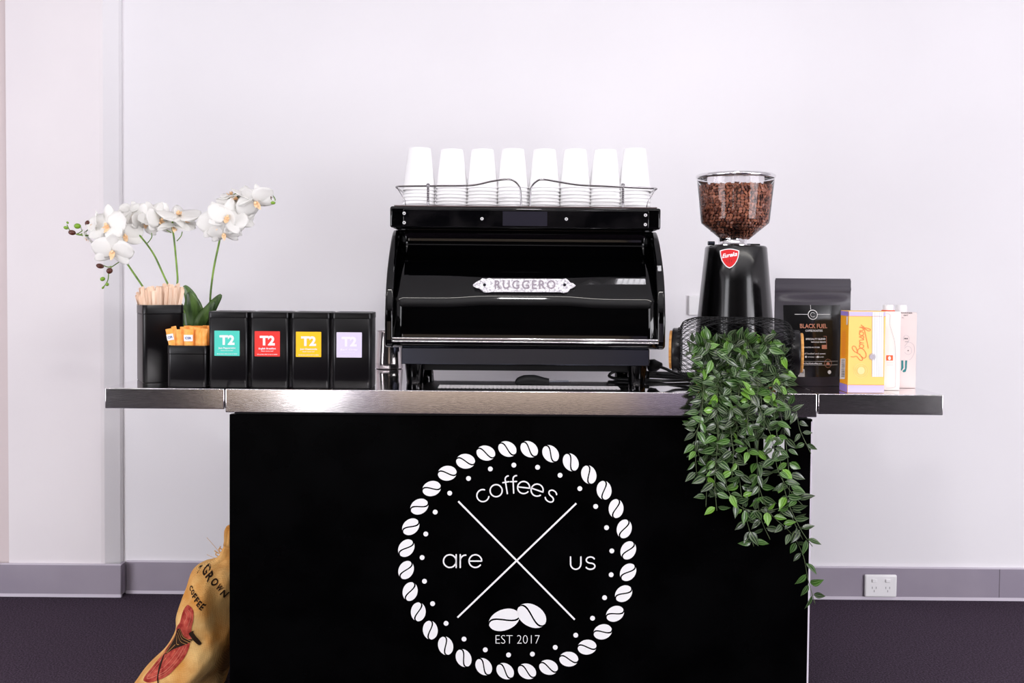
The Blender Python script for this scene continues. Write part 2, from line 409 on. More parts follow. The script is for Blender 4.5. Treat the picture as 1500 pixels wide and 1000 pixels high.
# pilaster at the left of the back wall, its right edge worn round
px0 = P(11, 500, YW-.045).x; px1 = P(174, 760, YW-.045).x
pch = P(147, 500, YW-.045).x
bm = bmesh.new(); prof_ = [(px0, YW), (px0, YW-.045), (pch, YW-.045), (pch+.012, YW-.043), (px1-.006, YW-.016), (px1, YW-.008), (px1, YW)]
loft(bm, [[(x, y, 0) for x, y in prof_], [(x, y, CEIL) for x, y in prof_]]); bmesh.ops.recalc_face_normals(bm, faces=bm.faces)
o = new_obj('trim_1', bm, M_pil, mats=[M_pil, M_wall]); struct(o)
for p in o.data.polygons: p.material_index = 1 if p.normal.x > .3 and abs(p.normal.z) < .5 else 0
struct(bevel(new_obj('trim_2', BX(-3.9, px0-.0, YW-.028, YW, 0, CEIL), mat('dusky_render', (.66, .57, .57), .7)), .008, 2))
# skirting boards
def skirting(name, x0, x1, yf, ends=False):
    zt = .118
    o = new_obj(name, BX(x0, x1, yf-.012, yf-.0002, .008, zt), M_skirt); struct(o); bevel(o, .003, 2)
    e = new_obj('lower_edge', BX(x0-.0, x1, yf-.0135, yf-.001, .0005, .012), M_skirt_edge, o)
    e = new_obj('upper_edge', BX(x0-.0, x1, yf-.0115, yf-.001, zt-.003, zt+.0015), M_skirt_edge, o)
    return o
skirting('baseboard_left', px0-1.5, px1+.012, YW-.045)
skirting('baseboard_back', px1+.012, 4, YW)
skb = BX(px1+.0002, px1+.012, YW-.045, YW-.012, .008, .118)
struct(new_obj('baseboard_return', skb, M_skirt)).name = 'baseboard_corner'
# joint in the right skirting
jx = P(1464, 855, YW-.012).x
struct(new_obj('trim_3', BX(jx-.0006, jx+.0006, YW-.0128, YW-.0121, .012, .116), M_dprint))
# tubes of the ceiling, their fixtures
for i, (ty, pw) in enumerate(TUBES):
    t = thing('ceiling_light', 'long white tube light fixture running along the ceiling', 'light', (0, ty, CEIL))
    new_obj('housing', BX(-3.25, 3.25, ty-.05, ty+.05, 2.87, 2.949), M_socket, t)
t = thing('ceiling_light', 'small square louvred ceiling light near the back wall', 'light', (.57, -.26, CEIL))
bm = BX(.44, .70, -.43, -.09, 2.905, 2.949); new_obj('housing', bm, M_socket, t)
bm = bmesh.new()
for k in range(9): box(bm, .47+k*.025-.001, .47+k*.025+.001, -.41, -.11, 2.872, 2.896)
new_obj('louvre', bm, M_socket, t)
# double socket on the skirting
c = P(1289, 857, YW-.014)
t = thing('power_outlet', 'white double power outlet on the grey skirting board', 'power outlet', (c.x, YW-.0125, c.z))
bm = BX(c.x-.0585, c.x+.0585, YW-.024, YW-.0125, c.z-.041, c.z+.041); bevel(new_obj('cover_plate', bm, M_socket, t), .006, 3)
for s in (-1, 1):
    x = c.x + s*.0245
    bevel(new_obj('switch', BX(x-.009, x+.009, YW-.028, YW-.0242, c.z+.014, c.z+.026), M_socket, t), .002, 2)
    bm = bmesh.new()
    for dx, dz, a in ((-.007, -.006, 25), (.007, -.006, -25), (0, -.018, 0)):
        box(bm, x+dx-.0011, x+dx+.0011, YW-.0246, YW-.0241, c.z+dz-.004, c.z+dz+.004)
    new_obj('pin_slots', bm, M_holes, t)
# wall plate behind the grinder
a = P(1009, 433, YW-.01); b = P(1031, 462, YW-.01)
o = new_obj('wall_switch', BX(a.x, b.x+.03, YW-.012, YW-.0005, b.z, a.z), M_socket, loc=((a.x+b.x)/2, YW, b.z)); bevel(o, .003)
tag(o, 'small white switch plate on the wall behind the grinder', 'switch plate')

# ================================================================== CART
cxl = P(336, 800, .012).x; cxr = P(1187, 800, .012).x
ctop = P(750, 610, .012).z
cart = thing('coffee_cart', 'black panelled coffee cart with a white round coffee bean logo', 'cart', ((cxl+cxr)/2, .35, 0))
bevel(new_obj('front_panel', BX(cxl, cxr, .012, .030, .06, ctop), M_blackpanel, cart), .0015, 2)
new_obj('side_panel', BX(cxl+.001, cxl+.018, .0305, .68, .06, ctop-.002), M_blackpanel, cart)
new_obj('side_panel', BX(cxr-.018, cxr-.001, .0305, .68, .06, ctop-.002), M_blackpanel, cart)
new_obj('back_panel', BX(cxl+.0185, cxr-.0185, .66, .68, .06, ctop-.002), M_blackpanel, cart)
new_obj('top_rail', BX(cxl+.012, cxr-.012, .020, .67, ctop+.0003, CT-.0605), M_black_matte, cart)
o = new_obj('edge_strip', BX(cxr-.0035, cxr+.0005, .0105, .0118, .07, ctop-.006), M_skirt_edge, cart); o['label'] = 'pale worn edge strip'
for sx in (cxl+.09, cxr-.09):
    for sy in (.09, .6):
        bm = bmesh.new(); cyl(bm, (sx-.012, sy, .03), (sx+.012, sy, .03), .0298, 20)
        box(bm, sx-.016, sx+.016, sy-.02, sy+.02, .045, .0598)
        new_obj('castor', bm, M_rubber, cart, smooth=40)
# logo
YL = .0115
LM = pxmap(YL)
CX, CY = 757.6, 820.2
def L(cxp, cyp): return (560 + cxp/2.6325, 620 + cyp/2.6325)      # logo sheet coordinates
bm = bmesh.new()
def bean_polys(cx, cy, a, b, rot, gap):
    """an ellipse in two halves parted by an S line; rot in degrees, clockwise in a y-down frame"""
    up, lo = [], []; N = 14
    S = [(-a*math.cos(math.pi*i/N), -b*.42*math.sin(2*math.pi*i/N + .0)*1.0) for i in range(N+1)]
    U = [(-a*math.cos(math.pi*i/N), -b*math.sin(math.pi*i/N)) for i in range(N+1)]
    D = [(-a*math.cos(math.pi*i/N), b*math.sin(math.pi*i/N)) for i in range(N+1)]
    c, s = math.cos(R(rot)), math.sin(R(rot)); T = lambda p: (cx + p[0]*c - p[1]*s, cy + p[0]*s + p[1]*c)
    pol = []
    for i in range(N):
        for E, sg in ((U, -1), (D, 1)):
            q = []
            for k in (i, i+1):
                ys = S[k][1] + sg*gap/2; ye = E[k][1]
                if (ye - ys)*sg < 0: ys = ye
                q.append(((E[k][0], ye), (S[k][0], ys)))
            pol.append([T(q[0][0]), T(q[1][0]), T(q[1][1]), T(q[0][1])])
    return pol
for k in range(32):
    th = -5.06 + k*11.25
    bx = CX + 163.4*math.sin(R(th)); by = CY - 163.4*math.cos(R(th))
    lay(bm, bean_polys(bx, by, 13.9, 10.9, th + 31, 2.2), LM)
for k in range(25):
    th = -2.0 + k*14.4
    lay(bm, [disc(CX + 139.3*math.sin(R(th)), CY - 139.3*math.cos(R(th)), 3.6, 14)], LM)
for (a, b) in (((293, 300), (742, 756)), ((748, 308), (290, 748))):
    lay(bm, ribbon([L(*a), L(*b)], 2.6, cap=0), LM)
lay(bm, bean_polys(*L(470, 757), 23.5, 15.2, -21, 2.6), LM)
lay(bm, bean_polys(*L(576, 741), 23.0, 16.0, 31, 2.6), LM)
for ch, gx, gy in (('c', 388, 278), ('o', 439, 259), ('f', 480, 247), ('f', 507, 245), ('e', 545, 247), ('e', 597, 257), ('s', 651, 280)):
    g, wd = glyph(ch); sx = 17.7
    ang = math.atan2((gx-518), (485-gy + 0.0)); ox, oy = L(gx, gy)
    gw = {'f': .5, 's': .84}.get(ch, 1.0)
    for st in g:
        pts = []
        for (x, y) in st:
            X = (x-gw/2)*sx; Yv = -(y-.5)*sx
            pts.append((ox + X*math.cos(ang) - Yv*math.sin(ang), oy + X*math.sin(ang) + Yv*math.cos(ang)))
        lay(bm, ribbon(pts, 2.0), LM)
def stroke_word(bm, wd, x, ybase, size, lw, fn, gap=.16):
    for ch in wd:
        g, adv = glyph(ch)
        for st in g: lay(bm, ribbon([(x + p[0]*size, ybase - p[1]*size) for p in st], lw), fn)
        x += (adv + gap)*size
stroke_word(bm, 'are', L(236, 0)[0], L(0, 555)[1], 18.6, 2.1, LM, .14)
stroke_word(bm, 'us', L(726, 0)[0], L(0, 562)[1], 18.0, 2.1, LM, .1)
lay(bm, fit(text_polys('EST 2017', bold=-.02), *(L(437, 0)[0], L(607, 0)[0]), L(0, 816)[1], L(0, 849)[1]), LM)
o = new_obj('logo', bm, M_white, cart); o['label'] = 'white ring of coffee beans with crossed lines and lettering'
# white square badge and a small white mark, half hidden by the vine
bm = bmesh.new()
def rsq(x0, x1, y0, y1, r, n=5):
    return [((x0+x1)/2 + x, (y0+y1)/2 + y) for x, y in rring(x1-x0, y1-y0, r, n)]
lay(bm, [rsq(1118.5, 1149, 640, 671, 4)], LM)
o = new_obj('badge', bm, M_white, cart); o['label'] = 'white rounded square badge with a black letter'
for pl in ([(1060, 664), (1066, 660), (1069, 653), (1070, 659), (1066, 664)], [(1075, 668), (1079, 663), (1086, 668), (1080, 671)], disc(1118.5, 666.5, 2.3)):
    bm = bmesh.new(); lay(bm, [pl], LM); new_obj('vinyl_mark', bm, M_white, cart)
bm = bmesh.new(); LM2 = pxmap(YL - .0004)
lay(bm, ribbon([(1136.5, 667.5), (1136.5, 653)] + [(1136.5 + 4.6 - 4.6*math.cos(R(a)), 652 - 5*math.sin(R(a))) for a in range(0, 91, 15)], 4.6, cap=0), LM2)
lay(bm, [[(1131, 653), (1144, 653), (1144, 657), (1131, 657)]], LM2)
new_obj('badge_letter', bm, M_black_matte, [x for x in cart.children if x.name.startswith('badge')][0])

# ------------------------------------------------------------------ counter: three steel sections
def slab(name, x0p, x1p, thick, y1, label, th_px):
    x0 = P(x0p, 585, 0).x; x1 = P(x1p, 585, 0).x
    t = thing(name, label, 'worktop', ((x0+x1)/2, y1/2, CT-thick))
    bm = BX(x0, x1, 0, y1, CT-thick, CT)
    bm.normal_update()
    o = new_obj('steel_tray', bm, M_steel, t, mats=[M_steel, M_steel_top])
    for p in o.data.polygons: p.material_index = 1 if p.normal.z > .5 else 0
    bevel(o, .0022, 3)
    return t
slab('counter_section', 153.5, 328.3, .052, .58, 'narrow steel counter flap at the left end, under the tea tins', 0)
slab('counter_section', 330, 1197, .0600, .72, 'long brushed steel worktop under the coffee machine', 0)
slab('counter_section', 1199, 1382, .052, .58, 'short steel counter flap at the right end, under the cartons', 0)
for ch in ('small scratch',):
    pass

# ================================================================== TINS
def tin(name, xl, xr, ytop, yfront, depth, hlid, root_label, cat, open_top=False, group=None, r=.010, zt=None):
    a = P(xl, ytop, yfront); b = P(xr, ytop, yfront)
    x0, x1, z1 = a.x, b.x, (a.z + b.z)/2
    wv = x1-x0; cx = (x0+x1)/2; cy = yfront + depth/2
    t = thing(name, root_label, cat, (cx, cy, CT), group)
    z0 = CT + .0004
    if not open_top:
        bm = bmesh.new(); rprism(bm, cx, cy, wv-.0015, depth-.0015, r, [(z0, .0015), (z0+.002, 0), (z1-hlid-.0012, 0), (z1-hlid-.0002, .0006)])
        new_obj('tin_body', bm, M_black_satin, t, smooth=40)
        bm = bmesh.new(); rprism(bm, cx, cy, wv, depth, r, [(z1-hlid, .0002), (z1-hlid+.001, 0), (z1-.003, 0), (z1-.0008, .0006), (z1, .0025), (z1-.0005, .005), (z1-.0012, .0062)])
        new_obj('lid', bm, M_black_satin, t, smooth=40)
    else:
        bm = bmesh.new(); n = 5
        prof = [(z0, .0015), (z0+.002, 0), (z1-hlid-.001, 0), (z1-hlid-.0005, .001), (z1-hlid, .0008), (z1-hlid+.001, -.0006), (z1-.001, -.0006), (z1, 0), (z1-.0005, .0014), (z0+.004, .0014)]
        rings = [[(cx+x, cy+y, z) for x, y in rring(wv-2*i, depth-2*i, max(r-i, .0008), n)] for z, i in prof]
        loft(bm, rings)
        new_obj('tin_body', bm, M_black_satin, t, smooth=40)
    return t, (x0, x1, cy, z1)
TEA = [('teal', M_teal, 304.5, 363, 'Just Peppermint', 'leftmost of four in a row', (314, 351)),
       ('red', M_redp, 365.5, 423, 'English Breakfast', 'second of four in a row', (373, 410)),
       ('yellow', M_yel, 425.5, 483.5, 'Just Chamomile', 'third of four in a row', (433.5, 470.5)),
       ('lilac', M_lil, 486, 544, 'Earl Grey', 'rightmost of four in a row', (493, 530))]
for i, (cn, mm, xl, xr, nm, pos, (lx0, lx1)) in enumerate(TEA):
    t, (x0, x1, cy, z1) = tin('tea_tin', xl, xr, 456.3 + i*.5, .022, .092, .0155,
        'square black tea tin with a %s label, %s' % (cn, pos), 'tin', group='black tea tins in a row', r=.009)
    yl = .0223; ly0 = 484 + i*.8
    a = P(lx0, ly0, yl); b = P(lx1, ly0+37.2, yl)
    bm = bmesh.new(); pts = [((a.x+b.x)/2+x, (a.z+b.z)/2+y) for x, y in rring(b.x-a.x, a.z-b.z, .0012, 3)]
    bm.faces.new([bm.verts.new((x, yl, z)) for x, z in pts])
    lb = new_obj('paper_label', bm, mm, t); lb['label'] = '%s paper label' % cn
    bm = bmesh.new(); fn = pxmap(yl - .0004); w_ = lx1 - lx0
    lay(bm, fit(text_polys('T2', bold=.045), lx0+w_*.2, lx0+w_*.8, ly0+6.6, ly0+21), fn)
    lay(bm, fit(text_polys(nm, bold=.03), lx0+w_*.16, lx0+w_*.84, ly0+24.2, ly0+27.4), fn)
    lay(bm, fit(text_polys('black loose leaf', bold=.01), lx0+w_*.26, lx0+w_*.74, ly0+28.4, ly0+29.9), fn)
    lay(bm, fit(text_polys('25 tea bags with no tag or string', bold=.02), lx0+w_*.1, lx0+w_*.9, ly0+33.2, ly0+35), fn)
    o = new_obj('lettering', bm, M_white if i < 3 else flat('faint_white', (232, 226, 240)), lb)

tall, (tx0, tx1, tcy, tz1) = tin('canister', 194.5, 252.5, 446.5, .130, .112, .024, 'tall open black tin holding wooden stirrers', 'canister', True, r=.012)
tall.rotation_euler = (0, 0, R(29))
smallc, (sx0, sx1, scy, sz1) = tin('canister', 244.5, 302.5, 506, .022, .092, .0215, 'small open black tin packed with orange sugar sachets', 'canister', True, r=.010)
orp, (ox0, ox1, ocy, oz1) = tin('potted_orchid', 258, 332, 478.5, .27, .13, .012, 'white artificial orchid with brown buds in a square black pot', 'potted plant', True, r=.012)
for ch in orp.children: ch.name = 'pot'

# wooden stirrers
cxs, cys = (tx0+tx1)/2, tcy
for k in range(66):
    row = k % 3; u = (k//3)/21.0
    bxp = cxs + (u-.5)*(tx1-tx0)*.30 + random.uniform(-.003, .003)
    byp = cys + (row-1)*.024 + random.uniform(-.005, .005)
    lean = (u-.5)*.085 + random.uniform(-.007, .007)
    if k == 0: lean = -.060
    if k == 3: lean = -.052
    tipx = cxs + (u-.5)*(tx1-tx0)*.92 + lean*.42
    tipz = tz1 + .042 + random.uniform(-.006, .008) + (.008 if .6 < u < .9 else 0) - (.014 if u < .12 else 0)
    if k in (0, 4): bxp = cxs + .036; tipx = cxs - (.069 if k == 0 else .062)
    if k in (62, 65): bxp = cxs - .02; tipx = cxs + (.066 if k == 62 else .060)
    a = Vector((bxp, byp, CT+.010)); b = Vector((tipx, byp+random.uniform(-.004, .004), tipz))
    rz0 = (tz1-a.z)/(b.z-a.z); xr0 = a.x + (b.x-a.x)*rz0 - cxs
    if abs(xr0) > .043: a.x += math.copysign(.043, xr0) - xr0; b.x += (math.copysign(.043, xr0) - xr0)*.6
    tc_ = Vector((cxs, cys, 0)); rz_ = Matrix.Rotation(R(29), 3, 'Z')
    if k in (0, 4, 62, 65): a.y = b.y = cys
    a = rz_ @ (a - tc_) + tc_; b = rz_ @ (b - tc_) + tc_
    d = (b-a).normalized(); ax = rz_ @ Vector((1, random.uniform(-.35, .35), 0)); ax = (ax - d*ax.dot(d)).normalized(); nn = d.cross(ax)
    bm = bmesh.new(); rings = []
    ln = (b-a).length; hw = .0043
    for s, wf in ((0, .55), (.004, 1), (ln-.004, 1), (ln-.001, .8), (ln, .45)):
        c = a + d*s; rings.append([c+ax*hw*wf+nn*.0007, c-ax*hw*wf+nn*.0007, c-ax*hw*wf-nn*.0007, c+ax*hw*wf-nn*.0007])
    loft(bm, rings)
    o = new_obj('wooden_stirrer', bm, M_wood, loc=a)
    tag(o, 'pale wooden coffee stirrer standing in the tall black tin', 'stirrer', 'wooden stirrers in the tall black tin')
# sugar sachets
for k in range(18):
    row = k // 9; u = (k % 9)/8.0
    cxk = (sx0+sx1)/2 + (u-.5)*(sx1-sx0)*.68
    cyk = scy - .020 + row*.038 - (.010 if k == 4 else 0) + random.uniform(-.003, .003)
    top = sz1 + .0475 + random.uniform(-.004, .002) - (.004 if row == 0 else 0)
    lean = (u-.5)*.010 - (.014 if (u == 0) else 0)
    a = Vector((cxk, cyk, top-.095)); b = Vector((cxk+lean, cyk+random.uniform(-.003, .003), top))
    d = (b-a).normalized(); ang = random.uniform(-.5, .5) if k not in (4, 0) else .05
    ax = Vector((math.cos(ang), math.sin(ang), 0)); ax = (ax-d*ax.dot(d)).normalized(); nn = d.cross(ax)
    hw = .0088 if k != 4 else .0115
    rings = []; ln = (b-a).length
    for s, th in ((0, .0004), (.005, .0005), (.012, .0022), (ln*.5, .003), (ln-.012, .0022), (ln-.005, .0005), (ln, .0004)):
        c = a + d*s
        rings.append([c+ax*hw+nn*.0002, c+ax*hw*.6+nn*th, c+nn*th*1.15, c-ax*hw*.6+nn*th, c-ax*hw+nn*.0002, c-ax*hw-nn*.0002, c-ax*hw*.6-nn*th, c-nn*th*1.15, c+ax*hw*.6-nn*th, c+ax*hw-nn*.0002])
    bm = bmesh.new(); loft(bm, rings)
    if k in (0, 4):
        t = thing('sugar_sachet', 'orange sugar sachet with a white patch, %s' % ('in the middle of the small tin' if k == 4 else 'at the left end of the small tin'), 'sachet', a, None)
        body = new_obj('packet', bm, M_orange, t, smooth=60)
        bm = bmesh.new(); c = a + d*(ln-.022); 
        q = [c+ax*hw*.98-d*.008, c+ax*hw*.98+d*.008, c-ax*hw*.98+d*.008, c-ax*hw*.98-d*.008]
        sgn = -1 if nn.y > 0 else 1
        bm.faces.new([bm.verts.new(v + nn*sgn*.0037) for v in q])
        pt = new_obj('printed_patch', bm, M_white, t)
        bm = bmesh.new()
        tp = fit(text_polys('CSR', bold=.03), -hw*.7, hw*.7, -.003, .003)
        lay(bm, tp, lambda x, y: c + ax*x*(1 if ax.x > 0 else -1) - d*y + nn*sgn*.0041)
        new_obj('lettering', bm, M_bluep, pt)
    else:
        o = new_obj('sugar_sachet', bm, M_orange, loc=a, smooth=60)
        tag(o, 'plain orange paper sugar sachet standing in the small black tin', 'sachet', 'plain orange sachets in the small tin')

# ================================================================== ORCHID
YO = .335
so = scl(YO)
def stem(pts, r0=.0031, r1=.0024, name='flower_stem'):
    s = spline(pts, 8); n = len(s)
    bm = bmesh.new(); tube(bm, s, [r0 + (r1-r0)*i/(n-1) for i in range(n)], 8)
    return new_obj(name, bm, M_green, orp, smooth=60)
pot_c = Vector(((ox0+ox1)/2, ocy, oz1-.02))
def OP(x, y, dy=0): return P(x, y, YO+dy)
bm = bmesh.new()
hw = (ox1-ox0)/2-.003
box(bm, pot_c.x-hw, pot_c.x+hw, ocy-.06, ocy+.06, oz1-.030, oz1-.012)
new_obj('potting_soil', bm, mat('dark_moss', (.02, .018, .012), .95), orp)
stem([pot_c+Vector((-.02, .005, 0)), OP(232, 455), OP(208, 418), OP(182, 379), OP(168, 350), OP(150, 342, -.02), OP(130, 345, -.02), OP(112, 343, -.02)])
stem([pot_c+Vector((-.012, -.01, 0)), OP(262, 445), OP(243, 410), OP(225, 372), OP(204, 344), OP(190, 332)])
stem([pot_c+Vector((-.004, .012, 0)), OP(262, 440), OP(260, 405), OP(255, 350), OP(252, 330), OP(256, 318)])
stem([pot_c+Vector((.022, 0, 0)), OP(308, 450), OP(312, 400), OP(322, 350), OP(326, 322), OP(335, 295), OP(352, 282), OP(378, 292), OP(398, 296)])
def twig(pts, r=.0014):
    bm = bmesh.new(); tube(bm, spline([OP(*p) for p in pts], 6), r, 6); new_obj('twig', bm, M_green, orp, smooth=60)
twig([(216, 356), (222, 348), (222, 341)]); twig([(259, 353), (265, 346), (267, 339)]); twig([(251, 341), (246, 338), (244, 337)])
twig([(182, 379), (168, 388), (160, 395), (158, 410), (152, 420)])
twig([(112, 343), (103, 338), (98, 329)]); twig([(118, 343), (127, 338), (133, 329)]); twig([(112, 343), (120, 338), (118, 333)]); twig([(150, 388), (158, 391), (163, 390)])
twig([(345, 285), (350, 290), (353, 294)]); twig([(362, 289), (372, 290), (380, 292)]); twig([(398, 296), (403, 293), (401, 288), (398, 285)])
def bud(x, y, a, b, rot, mm):
    bm = bmesh.new(); c = OP(x, y, -.01)
    ellipsoid(bm, c, a/so, b/so, b/so, Matrix.Rotation(R(rot), 3, 'Y'), 12, 8)
    o = new_obj('bud', bm, mm, orp, smooth=180)
for b_ in ((129.5, 327, 5, 4.5, 0, M_budb), (113.5, 331, 5, 4, 0, M_budg), (105.5, 340.5, 5.6, 3.8, 10, M_budb), (96.5, 333.5, 3.6, 2.4, 20, M_budg), (99, 326, 2, 1.6, 60, M_budg),
           (146.5, 389.5, 6.0, 3.6, 12, M_budb), (160.5, 396.5, 4.8, 4.3, -40, M_budb), (150.3, 408.5, 3.8, 3.1, -20, M_budg), (157, 416.3, 2.6, 2.6, 0, M_budg), (151, 421, 2.6, 1.5, -50, M_budg), (400, 297, 3.6, 2.4, 0, M_budg), (397.5, 290, 1.3, 3.5, -15, M_budb)):
    bud(*b_)
def petal(bm, ang, ln, wd, cup, base=.0, wave=0.0, n=8, m=6, tw=0.0):
    """a petal in the flower's own frame: face +Z, tip along ang in XY"""
    ca, sa = math.cos(R(ang)), math.sin(R(ang)); G = []
    for i in range(n+1):
        t = i/n; hw = wd/2 * (math.sin(math.pi*min(1, t**.8*.93+.05))**.62)
        if i == n: hw = wd*.06
        row = []
        for j in range(m+1):
            s = -1 + 2*j/m
            x = base + ln*t; y = s*hw
            z = cup*(t*t)*ln + .10*ln*(-(s*s))*math.sin(math.pi*t)*1 + wave*math.sin(6*t + 3*s)*ln + tw*s*hw
            row.append(bm.verts.new((x*ca - y*sa, x*sa + y*ca, z)))
        G.append(row)
    for i in range(n):
        for j in range(m):
            bm.faces.new((G[i][j], G[i+1][j], G[i+1][j+1], G[i][j+1]))
def flower(px, py, spx, yaw, pitch, roll=0, dy=0.0):
    """spx the flower's breadth in photo pixels; yaw/pitch turn its face from the lens"""
    s = spx/so; c = OP(px, py, dy)
    rot = Matrix.Rotation(R(yaw), 4, 'Z') @ Matrix.Rotation(R(90+pitch), 4, 'X') @ Matrix.Rotation(R(roll), 4, 'Z')
    T = Matrix.Translation(c) @ rot
    bm = bmesh.new(); rr = lambda a: random.uniform(-a, a)
    for a_ in (90, 215, 325): petal(bm, a_+rr(6), s*.50, s*.34, .12+rr(.1), .0, .015)
    bmesh.ops.translate(bm, verts=bm.verts, vec=(0, 0, -.0022))
    for a_ in (8, 172): petal(bm, a_+rr(6), s*.54, s*.58, .10+rr(.08), .0, .02, tw=.1)
    bm.transform(T)
    f = new_obj('flower', bm, M_petal, orp, smooth=180)
    sm = f.modifiers.new('thickness', 'SOLIDIFY'); sm.thickness = .0006
    bm = bmesh.new()
    petal(bm, 270, s*.20, s*.13, .55, .0, 0, 6, 4); petal(bm, 240, s*.10, s*.10, 1.2, 0, 0, 5, 3); petal(bm, 300, s*.10, s*.10, 1.2, 0, 0, 5, 3)
    ellipsoid(bm, Vector((0, s*.01, s*.05)), s*.035, s*.045, s*.05, None, 8, 6)
    bmesh.ops.translate(bm, verts=bm.verts, vec=(0, 0, .001)); bm.transform(T)
    g = new_obj('lip', bm, M_lip, f, smooth=180); g['label'] = 'pale orange lip'
for a in ((157, 330, 62, -12, -8, 5, -.03), (165, 368, 56, 8, 22, -10, -.055), (138, 328, 44, -60, -10, 20, -.01), (183, 345, 50, 25, -5, 12, -.02),
          (198, 318, 54, -35, -14, 25, .015), (190, 309, 44, -10, 150, 0, .02), (214, 327, 44, 40, 0, -20, .01),
          (235, 322, 52, 62, -5, 0, -.005), (226, 314, 46, 20, -30, 30, .0),
          (262, 314, 60, 15, -62, 10, 0), (256, 330, 54, 190, 60, 0, -.005), (270, 322, 46, 60, -38, 20, .01), (128, 348, 34, -70, 35, 0, 0),
          (318, 325, 60, -12, 4, 10, -.02), (333, 318, 56, 18, -12, -18, -.035), (352, 322, 46, 45, 0, 20, 0), (328, 342, 44, 5, 40, 0, -.02), (347, 333, 34, 70, 10, 0, 0),
          (346, 292, 60, -25, -58, 15, -.005), (368, 284, 54, 30, -66, 0, 0), (374, 296, 56, 18, 30, 40, -.02), (340, 285, 44, -40, -70, 0, .01), (384, 284, 40, 50, -40, 10, .01)):
    flower(*a)
def broad_leaf(pts, wd, fold=.25, tipd=0):
    s = spline(pts, 6); n = len(s); G = []; bm = bmesh.new()
    uvx = Vector((1, 0, 0))
    for i, p in enumerate(s):
        t = i/(n-1); tg = (s[min(i+1, n-1)] - s[max(i-1, 0)]).normalized()
        side = tg.cross(Vector((0, -1, 0))).normalized(); up = side.cross(tg)
        hw = wd/2*max(.04, math.sin(math.pi*min(.995, .10+.88*t**.85))**.7)
        G.append([bm.verts.new(p + side*hw*q + up*(-abs(q)*hw*fold)) for q in (-1, -.6, -.25, 0, .25, .6, 1)])
    for i in range(n-1):
        for j in range(6): bm.faces.new((G[i][j], G[i+1][j], G[i+1][j+1], G[i][j+1]))
    o = new_obj('leaf', bm, M_oleaf, orp, smooth=180); sm = o.modifiers.new('thickness', 'SOLIDIFY'); sm.thickness = .0012
broad_leaf([OP(279, 490), OP(278, 465, -.005), OP(280, 440, -.01), OP(270, 418, -.01)], 24/so)
broad_leaf([OP(286, 490, -.01), OP(285, 465, -.02), OP(282, 445, -.03), OP(276, 428, -.03)], 27/so)
broad_leaf([OP(293, 492, 0), OP(298, 470, -.01), OP(309, 450, -.01), OP(324, 431, 0)], 19/so, .5)
broad_leaf([OP(288, 492, -.01), OP(292, 472, -.03), OP(303, 455, -.03), OP(314, 441, -.02)], 17/so, .5)

# ================================================================== COFFEE MACHINE
YM = .12; sm_ = scl(YM)
def MZ(y, Y=YM): return P(769, y, Y).z
mxl = P(563.5, 450, YM).x; mxr = P(975.5, 450, YM).x; mxc = (mxl+mxr)/2
mach = thing('espresso_machine', 'glossy black espresso machine with a silver nameplate', 'coffee machine', (mxc, .36, CT))
zT = MZ(303.5, .17); zP = MZ(336, .17); zB = MZ(511, YM)
# front curve of the hood, (Y, Z)
CURVE = [(.262, zP+.002), (.272, MZ(343, .27)), (.275, MZ(358, .27)), (.266, MZ(371, .265)), (.252, MZ(376.5, .25)), (.222, MZ(385, .22)), (.188, MZ(399, .185)), (.160, MZ(417, .16)), (.138, MZ(438, .138)), (.130, MZ(462, .13)), (.126, MZ(486, .126)), (.126, MZ(503, .126)), (.131, MZ(507.5, .13)), (.142, MZ(509.5, .14))]
cs = spline([(0, y, z) for y, z in CURVE], 5)
bm = bmesh.new()
xa, xb = mxl+.020, mxr-.020
N = 24
ringsP = []
for p in cs:
    row = []
    for i in range(N+1):
        u = i/N; x = xa + (xb-xa)*u
        # shallow raised field around the nameplate
        e = 1/(1+math.exp(-(.16-abs(x-P(769, 417, .14).x))/.012)) * math.exp(-((p.z-MZ(417, .15))/.035)**2)
        row.append((x, p.y - .004*e, p.z))
    ringsP.append(row)
loft(bm, ringsP, False, False, 0, closed=False)
bmesh.ops.recalc_face_normals(bm, faces=bm.faces)
o = new_obj('rear_hood', bm, M_black_gloss, mach, smooth=180); s_ = o.modifiers.new('t', 'SOLIDIFY'); s_.thickness = .002; s_.offset = 0
# cheeks
CH = [(.300, zP+.0015), (.262, MZ(347, .26)), (.212, MZ(368, .21)), (.166, MZ(395, .165)), (.137, MZ(425, .137)), (.121, MZ(460, .12)), (.120, MZ(490, .12)), (.121, zB+.012), (.127, zB+.004), (.140, zB)]
def cheek(x0, x1):
    bm = bmesh.new()
    c = [(q.y, q.z) for q in spline([(0, y, z) for y, z in CH], 4)] + [(.56, zB), (.585, zB+.02), (.59, zB+.2), (.57, zP+.0015)]
    loft(bm, [[(x0, y, z) for y, z in c], [(x1, y, z) for y, z in c]])
    bmesh.ops.recalc_face_normals(bm, faces=bm.faces)
    bevel(new_obj('side_panel', bm, M_black_gloss, mach), .006, 4, 50)
cheek(mxl, mxl+.022); cheek(mxr-.022, mxr)
# inner body
new_obj('inner_body', BX(mxl+.0225, mxr-.0225, .31, .56, zB+.003, zP+.001), M_black_matte, mach)
